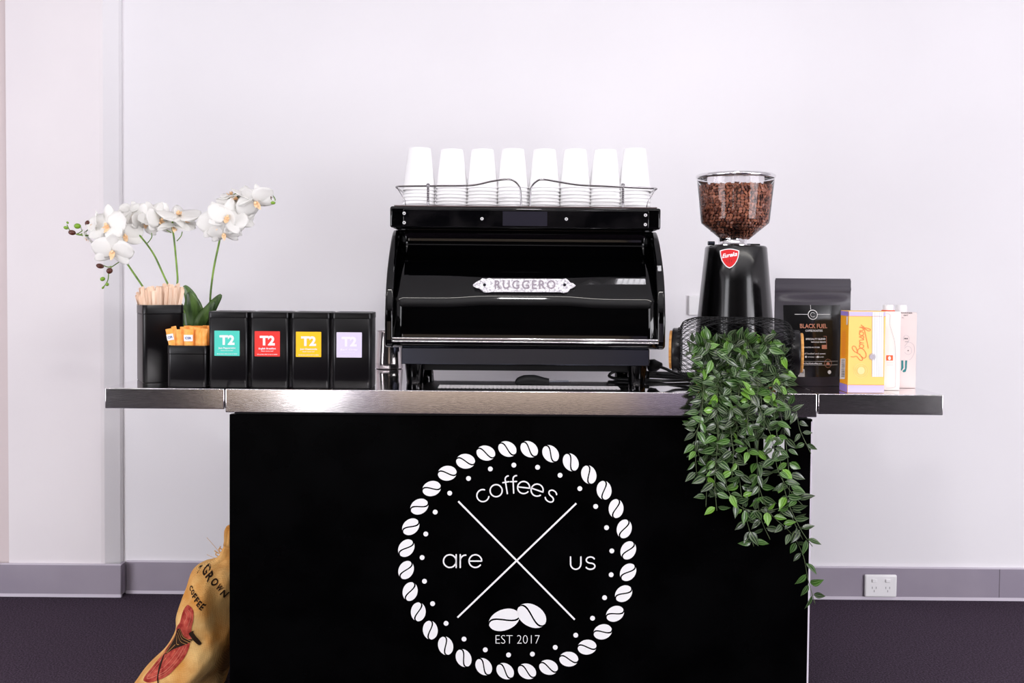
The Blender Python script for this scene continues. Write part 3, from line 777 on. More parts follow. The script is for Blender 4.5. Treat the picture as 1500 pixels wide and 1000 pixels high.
# top tray
tx0_, tx1_ = P(571, 320, .165).x, P(968, 320, .165).x
bevel(new_obj('top_housing', BX(tx0_, tx1_, .165, .60, zP+.0022, zT), M_black_gloss, mach), .006, 4)
ia = P(590.5, 307.5, .162); ib = P(950.5, 333, .162)
bevel(new_obj('service_panel', BX(ia.x, ib.x, .1615, .1648, zP+.005, zT-.0075), M_black_cloudy, mach), .002, 2)
for sx, sy in ((592, 312.3), (592, 326), (706, 320.3), (829.6, 320.7), (945.6, 315), (945.4, 328.8)):
    c = P(sx, sy, .160); bm = bmesh.new(); cyl(bm, (c.x, .1613, c.z), (c.x, .1596, c.z), .0046, 16, .0038)
    s1 = new_obj('screw', bm, M_screw, mach, smooth=50)
    bm = bmesh.new(); cyl(bm, (c.x, .1595, c.z), (c.x, .1592, c.z), .0016, 6); new_obj('screw_socket', bm, M_black_matte, s1)
a = P(736.5, 309.5, .161); b = P(801.5, 331, .161)
o = new_obj('blank_label', BX(a.x, b.x, .1608, .1613, b.z, a.z), M_plate, mach); o['label'] = 'blank slate grey label'
new_obj('top_lip', BX(P(577, 303, .165).x, P(963, 303, .165).x, .17, .595, zT+.0002, zT+.003), mat('rack_base', (.10, .07, .07), .3), mach)
# nameplate
YN = .1345
def NP(x, y): return (670 + x/7.5, 390 + y/7.5)
outl = [(170, 200), (215, 165), (250, 150), (275, 128), (310, 138), (350, 128), (380, 135), (1110, 138), (1150, 140), (1190, 132), (1225, 155), (1235, 175), (1270, 185), (1303, 212), (1270, 238), (1240, 250), (1215, 282), (1170, 295), (1130, 285), (380, 283), (330, 290), (290, 285), (262, 262), (240, 245), (205, 238), (172, 218)]
outl = [NP(*p) for p in outl]
bm = bmesh.new()
f1 = [P(x, y, YN) for x, y in outl]; f0 = [Vector((v.x, YN+.0125, v.z)) for v in f1]
loft(bm, [f1, f0]); bmesh.ops.recalc_face_normals(bm, faces=bm.faces)
npl = new_obj('nameplate', bm, M_chrome_r, mach); npl['label'] = 'silver cast nameplate with raised lettering'
bevel(npl, .0015, 2)
bm = bmesh.new()
tp = fit(text_polys('RUGGERO', bold=.012, spacing=1.25), *(NP(410, 0)[0], NP(1078, 0)[0]), NP(0, 152)[1], NP(0, 248)[1])
lay(bm, tp, pxmap(YN-.0014))
sd = new_obj('lettering', bm, mat('engraved_grey', s2l(150, 140, 150), .4), npl)
m_ = sd.modifiers.new('t', 'SOLIDIFY'); m_.thickness = .001
for sx in (298, 1178):
    c = P(*NP(sx, 203), YN); bm = bmesh.new(); cyl(bm, (c.x, YN-.0003, c.z), (c.x, YN-.0022, c.z), .0042, 16, .003); new_obj('rivet', bm, M_traysteel, npl, smooth=50)
# scrolls cast at the ends of the nameplate
bm = bmesh.new()
for (x, y) in ((235, 180), (262, 160), (290, 150), (330, 152), (240, 228), (268, 250), (300, 268), (335, 262), (1145, 155), (1185, 152), (1215, 175), (1240, 195), (1235, 225), (1205, 262), (1160, 275), (1125, 262), (205, 200), (1268, 212)):
    c = P(*NP(x, y), YN-.0008); ellipsoid(bm, c, .0032, .0012, .0026, None, 8, 6)
new_obj('scrollwork', bm, M_chrome_r, npl, smooth=180)
# chrome trim strips at the foot of the hood
for ya, yb in ((495.2, 498.4), (499.6, 502.2)):
    za = MZ(ya, .12); zb_ = MZ(yb, .12)
    bm = bmesh.new(); box(bm, P(573.5, 500, .12).x, P(965, 500, .12).x, .1175, .1255, zb_, za); bevel(new_obj('chrome_strip', bm, M_chrome, mach), .0026, 4)
# drip tray and base
za, zb_ = MZ(512.5, .15), MZ(534.5, .15)
bm = BX(P(588, 520, .15).x, P(951.5, 520, .15).x, .15, .585, zb_, zB-.0005)
bevel(new_obj('drip_tray', bm, M_traysteel, mach), .002, 2)
new_obj('base_frame', BX(P(612, 540, .2).x, P(930, 540, .2).x, .19, .56, MZ(542.5, .2), zb_-.0005), M_black_matte, mach)
for fx, fy in ((607.5, .178), (933, .178), (607.5, .535), (933, .535)):
    c = P(fx, 550, .178)
    bm = bmesh.new(); lathe(bm, c.x, fy, [(.0215, CT+.0004), (.0225, CT+.003), (.0235, CT+.02), (.0275, zb_-.001)], 24, True, True)
    new_obj('foot', bm, M_black_gloss, mach, smooth=50)
# cup rail
YR = .185
def RP(x, y, d=0): return P(x, y, YR+d)
def rail(pts_front, corner, depth_x):
    fr = spline([RP(*p) for p in pts_front], 8)
    bm = bmesh.new(); tube(bm, fr, .0021, 10)
    return bm
for side in (-1, 1):
    if side < 0:
        fp = [(763, 303), (763, 288), (761, 274), (753, 265), (742, 262.5), (720, 265.5), (692, 271.2), (650, 272), (600, 272.5), (584, 272.8)]
        px_, cxp = 627, 581
    else:
        fp = [(776.5, 303), (777, 288), (778.5, 274), (786, 265.5), (796, 262.8), (822, 267), (850, 271), (890, 272.8), (935, 275), (957, 275.8)]
        px_, cxp = 912.5, 961
    pts = [RP(*p) for p in fp]
    corner = RP(cxp, 274 if side < 0 else 276.5, .008)
    back = Vector((corner.x, .56, corner.z)); low = Vector((corner.x - side*.004, .50, zT+.003))
    bm = bmesh.new(); tube(bm, spline(pts, 8) + spline([RP(cxp-side*1.5, 273 if side < 0 else 276, .002), corner, Vector((corner.x, .22, corner.z-.001)), back], 6), .0025, 10)
    new_obj('cup_rail', bm, M_rail, mach, smooth=180)
    bm = bmesh.new(); tube(bm, [back, Vector((back.x, .565, zT+.003))], .002, 8); tube(bm, [corner + Vector((0, .004, 0)), Vector((corner.x-side*.022, .20, zT+.018)), Vector((corner.x-side*.024, .20, zT+.003))], .0011, 8)
    new_obj('rail_brace', bm, M_rail, mach, smooth=180)
    c = RP(px_, 285, .0); zt_ = RP(px_, 269).z
    prof = [(.0036, zT+.003), (.0036, zT+.014), (.0028, zT+.0145)]
    z = zT+.0145
    while z < zt_-.009:
        prof += [(.0026, z), (.0038, z+.0018), (.0038, z+.0032), (.0026, z+.005)]; z += .005
    prof += [(.0046, zt_-.0075), (.0052, zt_-.003), (.004, zt_), (.001, zt_+.0012)]
    bm = bmesh.new(); lathe(bm, c.x, YR, prof, 14, True, True); new_obj('rail_post', bm, M_rail, mach, smooth=50)
    tz = tx0_
# ------------------------------------------------------------------ paper cups
YC = .315
def cup_mesh():
    h = .110; bm = bmesh.new()
    prof = [(.0452, .0), (.0466, .0008), (.0470, .002), (.0464, .0036), (.0445, .0042), (.0315, h-.002), (.0308, h), (.0290, h+.0), (.0285, h-.005), (.0001, h-.005)]
    lathe(bm, 0, 0, prof, 36, False, False)
    inner = [(.0443, .0006), (.0430, .003), (.0300, h-.009), (.0001, h-.009)]
    lathe(bm, 0, 0, inner, 36)
    me = bpy.data.meshes.new('paper_cup')
    for f in bm.faces: f.smooth = True
    bm.to_mesh(me); bm.free(); me.materials.append(M_cup)
    me.set_sharp_from_angle(angle=R(55)); return me
CM = cup_mesh()
stackpx = [614.5, 662.5, 707, 751, 797.5, 842.5, 886.5, 929.5]
tops = [217.5, 219.5, 219.5, 219, 219.5, 219.5, 220, 218.5]
ordn = ['leftmost stack', 'second stack from the left', 'third stack from the left', 'fourth stack from the left', 'fourth stack from the right', 'third stack from the right', 'second stack from the right', 'rightmost stack']
lev = ['topmost', 'second from the top', 'third from the top', 'fourth from the top', 'third from the bottom', 'second from the bottom', 'lowest']
first = None
for i, (sx, ty) in enumerate(zip(stackpx, tops)):
    c = P(sx, 250, YC); zt_ = P(sx, ty, YC).z
    zb0 = zT + .0036; pitch = (zt_ - .110 - zb0)/6
    for k in range(7):
        o = bpy.data.objects.new('paper_cup', CM) if first is None else first.copy()
        if first is None: first = o
        COL.objects.link(o); o.location = (c.x + random.uniform(-.0006, .0006), YC + random.uniform(-.0006, .0006), zb0 + pitch*k)
        tag(o, 'upside-down white paper cup, %s in the %s' % (lev[6-k], ordn[i]), 'cup', 'white paper cups stacked on the coffee machine')

# ================================================================== THINGS ON THE WORKTOP
# perforated mat
t = thing('perforated_tray', 'low perforated steel drip mat along the front under the machine', 'drip mat', (P(775, 568, .05).x, .05, CT))
x0 = P(641, 570, .02).x; x1 = P(909, 570, .02).x; y0, y1 = .018, .088
bm = bmesh.new(); nx, ny = 46, 4; zt = CT+.0050
dx = (x1-x0)/nx; dy = (y1-y0)/ny
for i in range(nx):
    for j in range(ny):
        sh = 0
        a0, b0 = x0+i*dx, y0+j*dy; m1 = dx*.20; m2 = dy*.24
        o_ = [(a0, b0), (a0+dx, b0), (a0+dx, b0+dy), (a0, b0+dy)]; n_ = [(a0+m1, b0+m2), (a0+dx-m1, b0+m2), (a0+dx-m1, b0+dy-m2), (a0+m1, b0+dy-m2)]
        O = [bm.verts.new((x, y, zt)) for x, y in o_]; I = [bm.verts.new((x, y, zt)) for x, y in n_]; D = [bm.verts.new((x, y, zt-.0016)) for x, y in n_]
        for q in range(4):
            r_ = (q+1) % 4; bm.faces.new((O[q], O[r_], I[r_], I[q])); bm.faces.new((I[q], I[r_], D[r_], D[q]))
bmesh.ops.remove_doubles(bm, verts=bm.verts, dist=.00001)
new_obj('perforated_sheet', bm, mat('perforated_steel', (.74, .71, .72), .6, metal=.3), t)
bm = bmesh.new(); box(bm, x0, x1, y0, y1, CT+.0004, CT+.0030)
new_obj('tray_base', bm, M_black_matte, t)
# tool under the machine
c = P(780, 563.5, .12)
t = thing('cleaning_brush', 'black round-backed brush with a thin handle lying under the machine', 'brush', (c.x, .13, CT))
bm = bmesh.new()
pts = [P(755.5, 562, .13), P(760, 559, .13), P(768, 558.5, .13), P(782, 558.5, .13), P(796, 559.5, .13), P(804, 560, .13)]
rad = [.004, .011, .0145, .015, .0115, .010]
for p, r_ in zip(pts, rad): p.z = CT + .0006 + r_*.9
tube(bm, spline(pts, 4), [rad[min(len(rad)-1, i//4)]*(1-(i % 4)/4)+rad[min(len(rad)-1, i//4+1)]*((i % 4)/4) for i in range(len(spline(pts, 4)))], 14)
new_obj('head', bm, M_black_matte, t, smooth=60)
bm = bmesh.new(); a = P(803, 558.5, .13); b = P(833, 558, .13); tube(bm, [a, b], .0026, 8); new_obj('handle', bm, mat('grey_handle', s2l(70, 72, 84), .4), t)
# milk jug
c = P(569.5, 541, .58); t = thing('milk_jug', 'stainless steel milk jug standing behind the machine by the tea tins', 'jug', (c.x, .58, CT))
zt = P(569, 484.5, .58).z; rb = 20.5/scl(.58)
bm = bmesh.new(); lathe(bm, c.x, .585, [(rb-.004, CT+.0004), (rb, CT+.004), (rb*.995, CT+.02), (rb*.90, CT+.08), (rb*.86, zt-.004), (rb*.9, zt), (rb*.86, zt-.001), (rb*.82, CT+.08), (rb*.9, CT+.01), (.001, CT+.006)], 36, True, False)
new_obj('body', bm, M_jug, t, smooth=50)
bm = bmesh.new(); hx = c.x - rb*.9
tube(bm, spline([(c.x, .585+rb*.84, zt-.012), (c.x, .585+rb+.03, zt-.010), (c.x, .585+rb+.036, zt-.04), (c.x, .585+rb+.005, CT+.035)], 6), .004, 8)
new_obj('handle', bm, M_jug, t, smooth=180)
# cords and plug
t = thing('coiled_cable', 'black power cord coiled behind the machine foot with its plug raised', 'cable', (P(950, 555, .33).x, .33, CT))
bm = bmesh.new(); r_ = .0042
def CP(x, y, Y):
    p = P(x, y, Y); return p
def floorpt(x, Y, h=0): 
    p = P(x, 560, Y); return Vector((p.x, Y, CT + .0048 + h))
cl = [floorpt(1010, .26), floorpt(975, .24), floorpt(935, .26), floorpt(905, .28), floorpt(892, .33, .004), floorpt(905, .38, .012), floorpt(940, .37, .006), floorpt(985, .30, .009), floorpt(1020, .22, .010)]
tube(bm, spline(cl, 10), r_, 8)
cl = [floorpt(1030, .30), floorpt(990, .40, .0), floorpt(940, .44), floorpt(900, .42, .012), floorpt(890, .36, .020), floorpt(920, .33, .016), floorpt(970, .34, .012), floorpt(1020, .34, .010)]
tube(bm, spline(cl, 10), r_, 8)
new_obj('cord', bm, M_rubber, t, smooth=180)
bm = bmesh.new()
tube(bm, spline([CP(960, 535, .30), CP(975, 540, .28), CP(990, 547, .26), Vector((P(1012, 555, .22).x, .22, CT+.018)), Vector((P(1030, 555, .22).x, .22, CT+.020))], 8), r_, 8)
new_obj('lead', bm, M_rubber, t, smooth=180)
bm = bmesh.new(); a = CP(949, 536, .31); b = CP(963, 535, .30)
tube(bm, [a, a+(b-a)*.2, a+(b-a)*.75, b, b+(b-a)*.5], [.012, .0185, .0185, .014, .006], 18)
new_obj('plug', bm, M_black_matte, t, smooth=60)
bm = bmesh.new(); cyl(bm, (a.x-.002, a.y+.0, CT+.0004), (a.x-.002, a.y+.0, a.z-.014), .007, 12); new_obj('plug_boot', bm, M_black_matte, t, smooth=60)

# ================================================================== GRINDER
YG = .365; sg = scl(YG)
gc = P(1076.5, 450, YG)
gr = thing('coffee_grinder', 'black coffee grinder with a clear hopper full of beans', 'grinder', (gc.x, YG, CT))
z_top = P(1077, 359, YG-.07).z; z_464 = P(1077, 464, YG-.07).z
wt = 86/sg; wb = 105/sg
zb2 = CT + .0004
def wz(z): return wt + (wb-wt)*(z_top-z)/(z_top-z_464)
bm = bmesh.new(); rings = []
for z, ins in ((zb2, .004), (zb2+.004, 0), (CT+.06, 0), (CT+.12, 0), (z_464, 0), (z_464+(z_top-z_464)*.5, 0), (z_top-.006, 0), (z_top-.0015, .0025), (z_top, .007)):
    ww = min(wz(z), wb+.012) - 2*ins
    rings.append([(gc.x + x, YG + y, z) for x, y in rring(ww, ww*1.05, ww*.46, 12)])
loft(bm, rings); body = new_obj('housing', bm, M_grinder, gr, smooth=40)
# collar and knobs
zc0 = z_top; 
cc = P(1073, 352, YG)
rc = 20.5/sg
bm = bmesh.new(); lathe(bm, cc.x, YG, [(rc*1.35, z_top+.0002), (rc*1.35, z_top+.003), (rc*1.05, z_top+.004), (rc, z_top+.006), (rc, z_top+.021), (rc*.9, z_top+.022)], 40, True, True)
new_obj('collar', bm, M_chrome, gr, smooth=50)
c = P(1040.5, 355.5, YG-.02); bm = bmesh.new(); cyl(bm, (c.x-.007, YG-.02, z_top+.0065), (c.x+.012, YG-.02, z_top+.0065), .0058, 14); new_obj('lock_knob', bm, M_traysteel, gr, smooth=50)
c = P(1104, 357, YG-.02); bm = bmesh.new(); cyl(bm, (c.x-.018, YG-.01, z_top+.003), (c.x+.02, YG-.01, z_top+.003), .0035, 14); new_obj('catch', bm, M_black_matte, gr, smooth=50)
# hopper
def GZ(y, Y=YG): return P(1077, y, Y).z
hx = P(1077, 300, YG).x
HP = [(20.0/sg, z_top+.0225), (21/sg, GZ(350)), (34/sg, GZ(339)), (48.5/sg, GZ(327)), (49.5/sg, GZ(322)), (52.5/sg, GZ(290)), (55.5/sg, GZ(262.5))]
bm = bmesh.new(); lathe(bm, hx, YG, HP, 64)
hop = new_obj('hopper', bm, M_clear, gr, smooth=60); hop['label'] = 'clear plastic hopper'
bm = bmesh.new(); rl = 57.3/sg; zl = GZ(262)
lathe(bm, hx, YG, [(rl-.012, zl+.0002), (rl-.003, zl+.0002), (rl, zl+.0035), (rl-.0005, zl+.009), (rl-.006, zl+.0125), (rl*.6, zl+.0165), (.001, zl+.018)], 64, True, False)
new_obj('hopper_lid', bm, M_chrome, gr, smooth=60)
# beans
zt_b = GZ(273)
def hr(z):
    for (r0, z0), (r1, z1) in zip(HP[:-1], HP[1:]):
        if z0 <= z <= z1: return r0 + (r1-r0)*(z-z0)/(z1-z0)
    return HP[0][0]
def bean_tpl():
    b = bmesh.new(); bmesh.ops.create_uvsphere(b, u_segments=10, v_segments=6, radius=1)
    vs = [v.co.copy() for v in b.verts]
    fs = [[v.index for v in f.verts] for f in b.faces]
    out = []
    for v in vs:
        x, y, z = v; zz = z*.62 if z > 0 else z*.28
        # crease along the flat side
        if z < 0: zz += .16*math.exp(-(y/.22)**2)
        out.append(Vector((x*.0060, y*.0044, zz*.0044)))
    b.free(); return out, fs
bv, bf = bean_tpl()
bm = bmesh.new()
def put_bean(c, nrm):
    q = nrm.to_track_quat('Z', 'Y').to_matrix() @ Matrix.Rotation(random.uniform(0, 6.28), 3, 'Z') 
    if random.random() < .55: q = q @ Matrix.Rotation(math.pi, 3, 'X')
    q = q @ Matrix.Rotation(random.uniform(-.6, .6), 3, 'X') @ Matrix.Rotation(random.uniform(-.5, .5), 3, 'Y')
    s = random.uniform(.85, 1.15)
    V = [bm.verts.new(c + (q @ v)*s) for v in bv]
    for f in bf: bm.faces.new([V[i] for i in f])
zlo = z_top+.024
z = zlo
while z < zt_b:
    r_ = hr(z) - .0058; n = int(2*math.pi*r_/.0102); off = random.random()*6.28
    for k in range(n):
        a = off + 2*math.pi*k/n + random.uniform(-.3, .3)/n
        rr_ = r_ + random.uniform(-.0018, 0)
        nz = Vector((math.cos(a), math.sin(a), 0 if hr(z) > 47/sg else -.5)).normalized()
        put_bean(Vector((hx + rr_*math.cos(a), YG + rr_*math.sin(a), z + random.uniform(-.0012, .0012))), nz)
    z += .0076
for k in range(420):
    a = random.random()*6.28; r_ = math.sqrt(random.random())*(hr(zt_b)-.007)
    put_bean(Vector((hx + r_*math.cos(a), YG + r_*math.sin(a), zt_b + random.uniform(-.003, .002))), Vector((random.uniform(-.3, .3), random.uniform(-.3, .3), 1)).normalized())
i0 = len(bf)
nb = len(bm.faces)
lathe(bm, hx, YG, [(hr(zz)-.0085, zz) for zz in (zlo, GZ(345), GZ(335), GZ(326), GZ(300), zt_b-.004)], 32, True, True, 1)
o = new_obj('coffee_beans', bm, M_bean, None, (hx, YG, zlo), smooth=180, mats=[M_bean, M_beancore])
tag(o, 'roasted brown coffee beans filling the clear hopper', 'coffee beans', kind='stuff')
# red shield
ysh = YG - (wz(GZ(378, YG-.075))*1.05)/2 - .001
def SH(x, y): return (1040 + x/22.22, 355 + y/22.22)
def shield(s, dy):
    cx, cy = 635, 480
    top = [(x, 262 - 62*math.sin(math.pi*(x-325)/630)) for x in range(325, 956, 45)]
    rt = [(952, 330), (925, 480), (880, 600), (800, 720), (720, 800), (625, 845)]
    lf = [(530, 800), (450, 710), (380, 600), (340, 450), (325, 330)]
    return [P(*SH(cx+(x-cx)*s, cy+(y-cy)*s), dy) for x, y in top+rt+lf]
def on_tilt(v, d):
    # follow the leaning front of the housing
    return Vector((v.x, YG - wz(v.z)*1.05/2 - d, v.z))
for s_, d0, d1, mm, nm in ((1.0, .0028, -.001, M_white, 'crest'), (.90, .0034, .0026, M_red, 'crest_field')):
    bm = bmesh.new(); pts = shield(s_, ysh); loft(bm, [[on_tilt(v, d0) for v in pts], [on_tilt(v, d1) for v in pts]]); bmesh.ops.recalc_face_normals(bm, faces=bm.faces)
    if nm == 'crest': crest = new_obj(nm, bm, mm, gr); crest['label'] = 'red shield emblem with a white border'
    else: cf = new_obj(nm, bm, mm, crest)
bm = bmesh.new()
tp = fit(text_polys('Eureka', bold=.03, shear=.35), SH(385, 0)[0], SH(885, 0)[0], SH(0, 330)[1], SH(0, 470)[1])
tp = [[(x, y - (x-1068)*.16 + .3) for x, y in pl] for pl in tp]
lay(bm, tp, lambda x, y: on_tilt(P(x, y, ysh), .0038))
new_obj('crest_lettering', bm, M_white, crest)
bm = bmesh.new(); lay(bm, [[SH(*p) for p in q] for q in (((600, 560), (640, 560), (625, 680), (610, 680)), ((530, 560), (560, 600), (560, 640), (530, 620)), ((700, 560), (710, 600), (680, 640), (670, 600)))], lambda x, y: on_tilt(P(x, y, ysh), .0037))
new_obj('crest_figure', bm, flat('dark_red', (150, 10, 16)), crest)

# ================================================================== WIRE BASKET
YB = .116; sb = scl(YB)
bc = P(1077, 515, YB)
bz = CT + .0975
RB = .090
bl, br = P(997, 515, YB).x, P(1157, 515, YB).x
bk = thing('wire_basket', 'black wire mesh basket lying on its side with bamboo end discs', 'basket', ((bl+br)/2, YB, CT))
bxc = (bl+br)/2; bh = (br-bl)/2
def brad(x):
    u = abs(x-bxc)/bh
    return RB*(1-.31*(1-math.sqrt(max(0, 1-max(0, (u-.52)/.48)**2.2))))
def bpt(x, a, dr=0):   # angle a: 0 toward the viewer, 90 up
    r_ = brad(x)+dr; return Vector((x, YB - r_*math.cos(a), bz + r_*math.sin(a)))
oa, ob = R(2), R(56)
def in_open(x, a, g=1.0):
    aa = (a + math.pi) % (2*math.pi) - math.pi
    return (abs(x-(bxc-.002))/(bh*.66*g))**3 + (abs(aa-oa)/(ob*g))**3 < 1
bm = bmesh.new(); NH = 34; NS = 44
for sgn in (-1, 1):
    for k in range(NH):
        run = []
        for i in range(NS+1):
            x = bl + (br-bl)*i/NS; a = 2*math.pi*k/NH + sgn*2.1*i/NS
            if in_open(x, a):
                if len(run) > 1: tube(bm, run, .0008, 4, caps=False)
                run = []
            else: run.append(bpt(x, a))
        if len(run) > 1: tube(bm, run, .0008, 4, caps=False)
new_obj('wire_mesh', bm, M_black_matte, bk)
bm = bmesh.new(); rim = []
for i in range(64):
    th = 2*math.pi*i/64; c_, s_ = math.cos(th), math.sin(th); e = 2/3
    x = bxc - .002 + bh*.66*math.copysign(abs(c_)**e, c_); a = oa + ob*math.copysign(abs(s_)**e, s_); rim.append(bpt(x, a))
tube(bm, rim, .0015, 8, closed=True); new_obj('opening_rim', bm, M_black_matte, bk, smooth=180)
for sgn, xe in ((-1, bl), (1, br)):
    re = brad(bl)*.93
    def axl(bm, prof, n=40):
        rings = [[(xe + sgn*dx, YB + r_*math.cos(2*math.pi*i/n), bz + r_*math.sin(2*math.pi*i/n)) for i in range(n)] for dx, r_ in prof]
        loft(bm, rings); bmesh.ops.recalc_face_normals(bm, faces=bm.faces)
    bm = bmesh.new(); axl(bm, [(-.004, re), (.0, re+.001), (.016, re+.001), (.019, re-.001), (.020, re-.004)]); new_obj('end_cap', bm, M_black_satin, bk, smooth=50)
    bm = bmesh.new(); axl(bm, [(.0202, re*.88), (.025, re*.9), (.027, re*.87)]); o = new_obj('end_disc', bm, M_bamboo, bk, smooth=50); o['label'] = 'round bamboo end disc'
    bm = bmesh.new()
    for k in range(0, 30):
        a = 2*math.pi*k/30; box(bm, xe+sgn*.001, xe+sgn*.0045, YB+(re+.0012)*math.cos(a)-.0015, YB+(re+.0012)*math.cos(a)+.0015, bz+(re+.0012)*math.sin(a)-.0015, bz+(re+.0012)*math.sin(a)+.0015)
    new_obj('rim_teeth', bm, M_black_matte, bk)
bk.rotation_euler = (0, 0, R(-12.5))
# bamboo cradle under the basket
for xs in (P(1033, 560, .06).x, P(1136, 560, .06).x):
    bm = bmesh.new()
    prof = [(.02, CT+.0004), (.25, CT+.0004), (.25, CT+.016), (.20, CT+.016)]
    prof += [(YB + (RB+.002)*math.cos(R(a)), bz + (RB+.002)*math.sin(R(a))) for a in (-55, -70, -90, -110, -125)]
    prof += [(.05, CT+.018), (.02, CT+.016)]
    prof = [(y, max(z, CT+.006) if 2 < i < 9 else z) for i, (y, z) in enumerate(prof)]
    loft(bm, [[(xs-.008, y, z) for y, z in prof], [(xs+.008, y, z) for y, z in prof]]); bmesh.ops.recalc_face_normals(bm, faces=bm.faces)
    o = new_obj('cradle', bm, M_bamboo, bk); o['label'] = 'pale bamboo cradle'

# ================================================================== TRAILING VINE
vn = thing('trailing_plant', 'artificial green vine spilling from the wire basket over the counter edge', 'plant', (bxc, .06, CT))
LV = bmesh.new(); SV = bmesh.new()
uvl = LV.loops.layers.uv.new('UVMap')
def leaf(base, dirv, nrm, ln, wd, curl):
    d = dirv.normalized(); n = (nrm - d*nrm.dot(d)).normalized(); s = d.cross(n)
    rows = 6; G = []
    for i in range(rows+1):
        t = i/rows; hw = wd/2*(math.sin(math.pi*(t**.75))**1.02 if 0 < t < 1 else 0)
        c = base + d*ln*t - n*curl*ln*t*t
        G.append([(LV.verts.new(c + s*hw*q + n*abs(q)*hw*.28), (.5+.5*q, t)) for q in ((-1, -.5, 0, .5, 1) if hw > 0 else (0,))])
    for a, b in zip(G[:-1], G[1:]):
        if len(a) == 1:
            fs = [(a[0], b[j], b[j+1]) for j in range(4)]
        elif len(b) == 1: fs = [(a[j], b[0], a[j+1]) for j in range(4)]
        else: fs = [(a[j], b[j], b[j+1], a[j+1]) for j in range(4)]
        for f in fs:
            face = LV.faces.new([v for v, _ in f]); face.smooth = True
            for lp, (_, u) in zip(face.loops, f): lp[uvl].uv = u
def vine(pts, spacing=.025, dens=1.0, size=1.0):
    s = spline(pts, 10)
    tube(SV, s, .0009, 5)
    acc = random.uniform(0, spacing); side = random.choice((-1, 1))
    for a, b in zip(s[:-1], s[1:]):
        sl = (b-a).length; acc += sl
        if acc >= spacing:
            acc = 0; tg = (b-a).normalized()
            for sd in ((-1, 1) if random.random() < .75*dens else (side,)):
                sv = tg.cross(Vector((0, -1, 0))).normalized()*sd
                d = tg*random.uniform(-.1, .9) + sv*random.uniform(.4, 1.2) + Vector((random.uniform(-.4, .4), random.uniform(-.65, .15), random.uniform(-.35, .35)))
                nrm = Vector((random.uniform(-.9, .9), -1, random.uniform(-.5, 1.2)))
                ln = random.uniform(.024, .040)*size
                st = a + d.normalized()*.004
                leaf(st, d, nrm, ln, ln*random.uniform(.45, .58), random.uniform(-.05, .4))
            side = -side
def hang(x0, y0, xt, yt, mid=None, front=0.0, size=1.0):
    """starts in the basket mouth, leaves over the counter edge, hangs to pixel (xt, yt)"""
    fy = -.022 - front
    p = [P(x0, y0, .13), P(x0+random.uniform(-6, 6), y0+6, .075)]
    xe = x0 + (xt-x0)*.35 if mid is None else mid[0][0]
    p += [P(x0+(xe-x0)*.5, 545, .030), P(xe, 566, .004-front), P(xe+(0 if mid else (xt-xe)*.1), 590, fy)] if yt > 600 else [P((x0+xt)/2, (y0+yt)/2, .04), P(xt, yt, .0)]
    if yt > 600:
        if mid:
            for m_ in mid[1:]: p.append(P(m_[0], m_[1], fy))
        else:
            for f in (.35, .7): p.append(P(xe+(xt-xe)*f+random.uniform(-6, 6), 590+(yt-590)*f, fy+random.uniform(-.006, .004)))
        p.append(P(xt, yt, fy))
    vine(p, size=size)
for a in ((1035, 505, 1022, 705), (1030, 510, 1024, 668), (1042, 500, 1034, 742), (1050, 505, 1050, 748), (1040, 512, 1014, 640), (1060, 500, 1058, 700),
          (1070, 505, 1072, 700), (1066, 498, 1078, 668), (1080, 500, 1084, 640), (1094, 500, 1098, 668), (1100, 505, 1110, 640), (1048, 500, 1040, 690),
          (1110, 505, 1116, 625), (1128, 505, 1150, 626), (1135, 510, 1164, 612), (1055, 512, 1046, 720), (1090, 512, 1070, 640), (1105, 510, 1094, 630), (1064, 508, 1030, 620), (1112, 500, 1120, 630), (1036, 500, 1016, 600)):
    hang(*a, front=random.uniform(0, .035))
# the long trailing ends
hang(1060, 505, 1150, 742, mid=[(1056, 566), (1060, 650), (1064, 710), (1085, 742), (1120, 748)], front=.02)
hang(1118, 505, 1194, 884, mid=[(1126, 566), (1112, 640), (1110, 700), (1126, 748), (1158, 780), (1176, 812), (1184, 850)], front=.015)
hang(1130, 505, 1176, 790, mid=[(1140, 566), (1150, 640), (1156, 700), (1158, 750)], front=.01)
hang(1138, 508, 1188, 664, mid=[(1150, 566), (1165, 600), (1172, 630)], front=.005)
hang(1095, 505, 1128, 790, mid=[(1100, 566), (1104, 640), (1112, 700), (1112, 750)], front=.005)
hang(1125, 505, 1190, 800, mid=[(1132, 566), (1140, 650), (1150, 720), (1170, 770)], front=.025)
hang(1085, 505, 1104, 800, mid=[(1082, 566), (1080, 660), (1088, 740), (1096, 770)], front=.008)
hang(1100, 505, 1178, 742, mid=[(1110, 566), (1130, 640), (1140, 690), (1160, 722)], front=.03)
# shoots inside and around the basket mouth
for a in ((1050, 515, 1006, 500), (1080, 515, 1060, 492), (1100, 515, 1092, 494), (1110, 515, 1140, 490), (1120, 515, 1150, 520), (1050, 515, 1004, 516), (1040, 525, 1012, 560), (1060, 520, 1030, 540), (1090, 520, 1110, 545), (1110, 520, 1160, 570), (1070, 520, 1080, 548), (1060, 512, 1036, 498), (1125, 515, 1118, 502), (1045, 520, 1020, 580), (1095, 508, 1070, 500), (1075, 515, 1100, 510)):
    hang(*a)
for k in range(95):
    x = random.uniform(1026, 1142); y = random.uniform(503, 572)
    d = Vector((random.uniform(-1, 1), random.uniform(-.6, .1), random.uniform(-1, .35)))
    ln = random.uniform(.028, .040)
    leaf(P(x, y, random.uniform(-.005, .06)), d, Vector((random.uniform(-.5, .5), -1, random.uniform(0, .9))), ln, ln*.52, random.uniform(0, .4))
new_obj('foliage', LV, M_vine, vn); new_obj('stems', SV, M_vstem, vn, smooth=180)

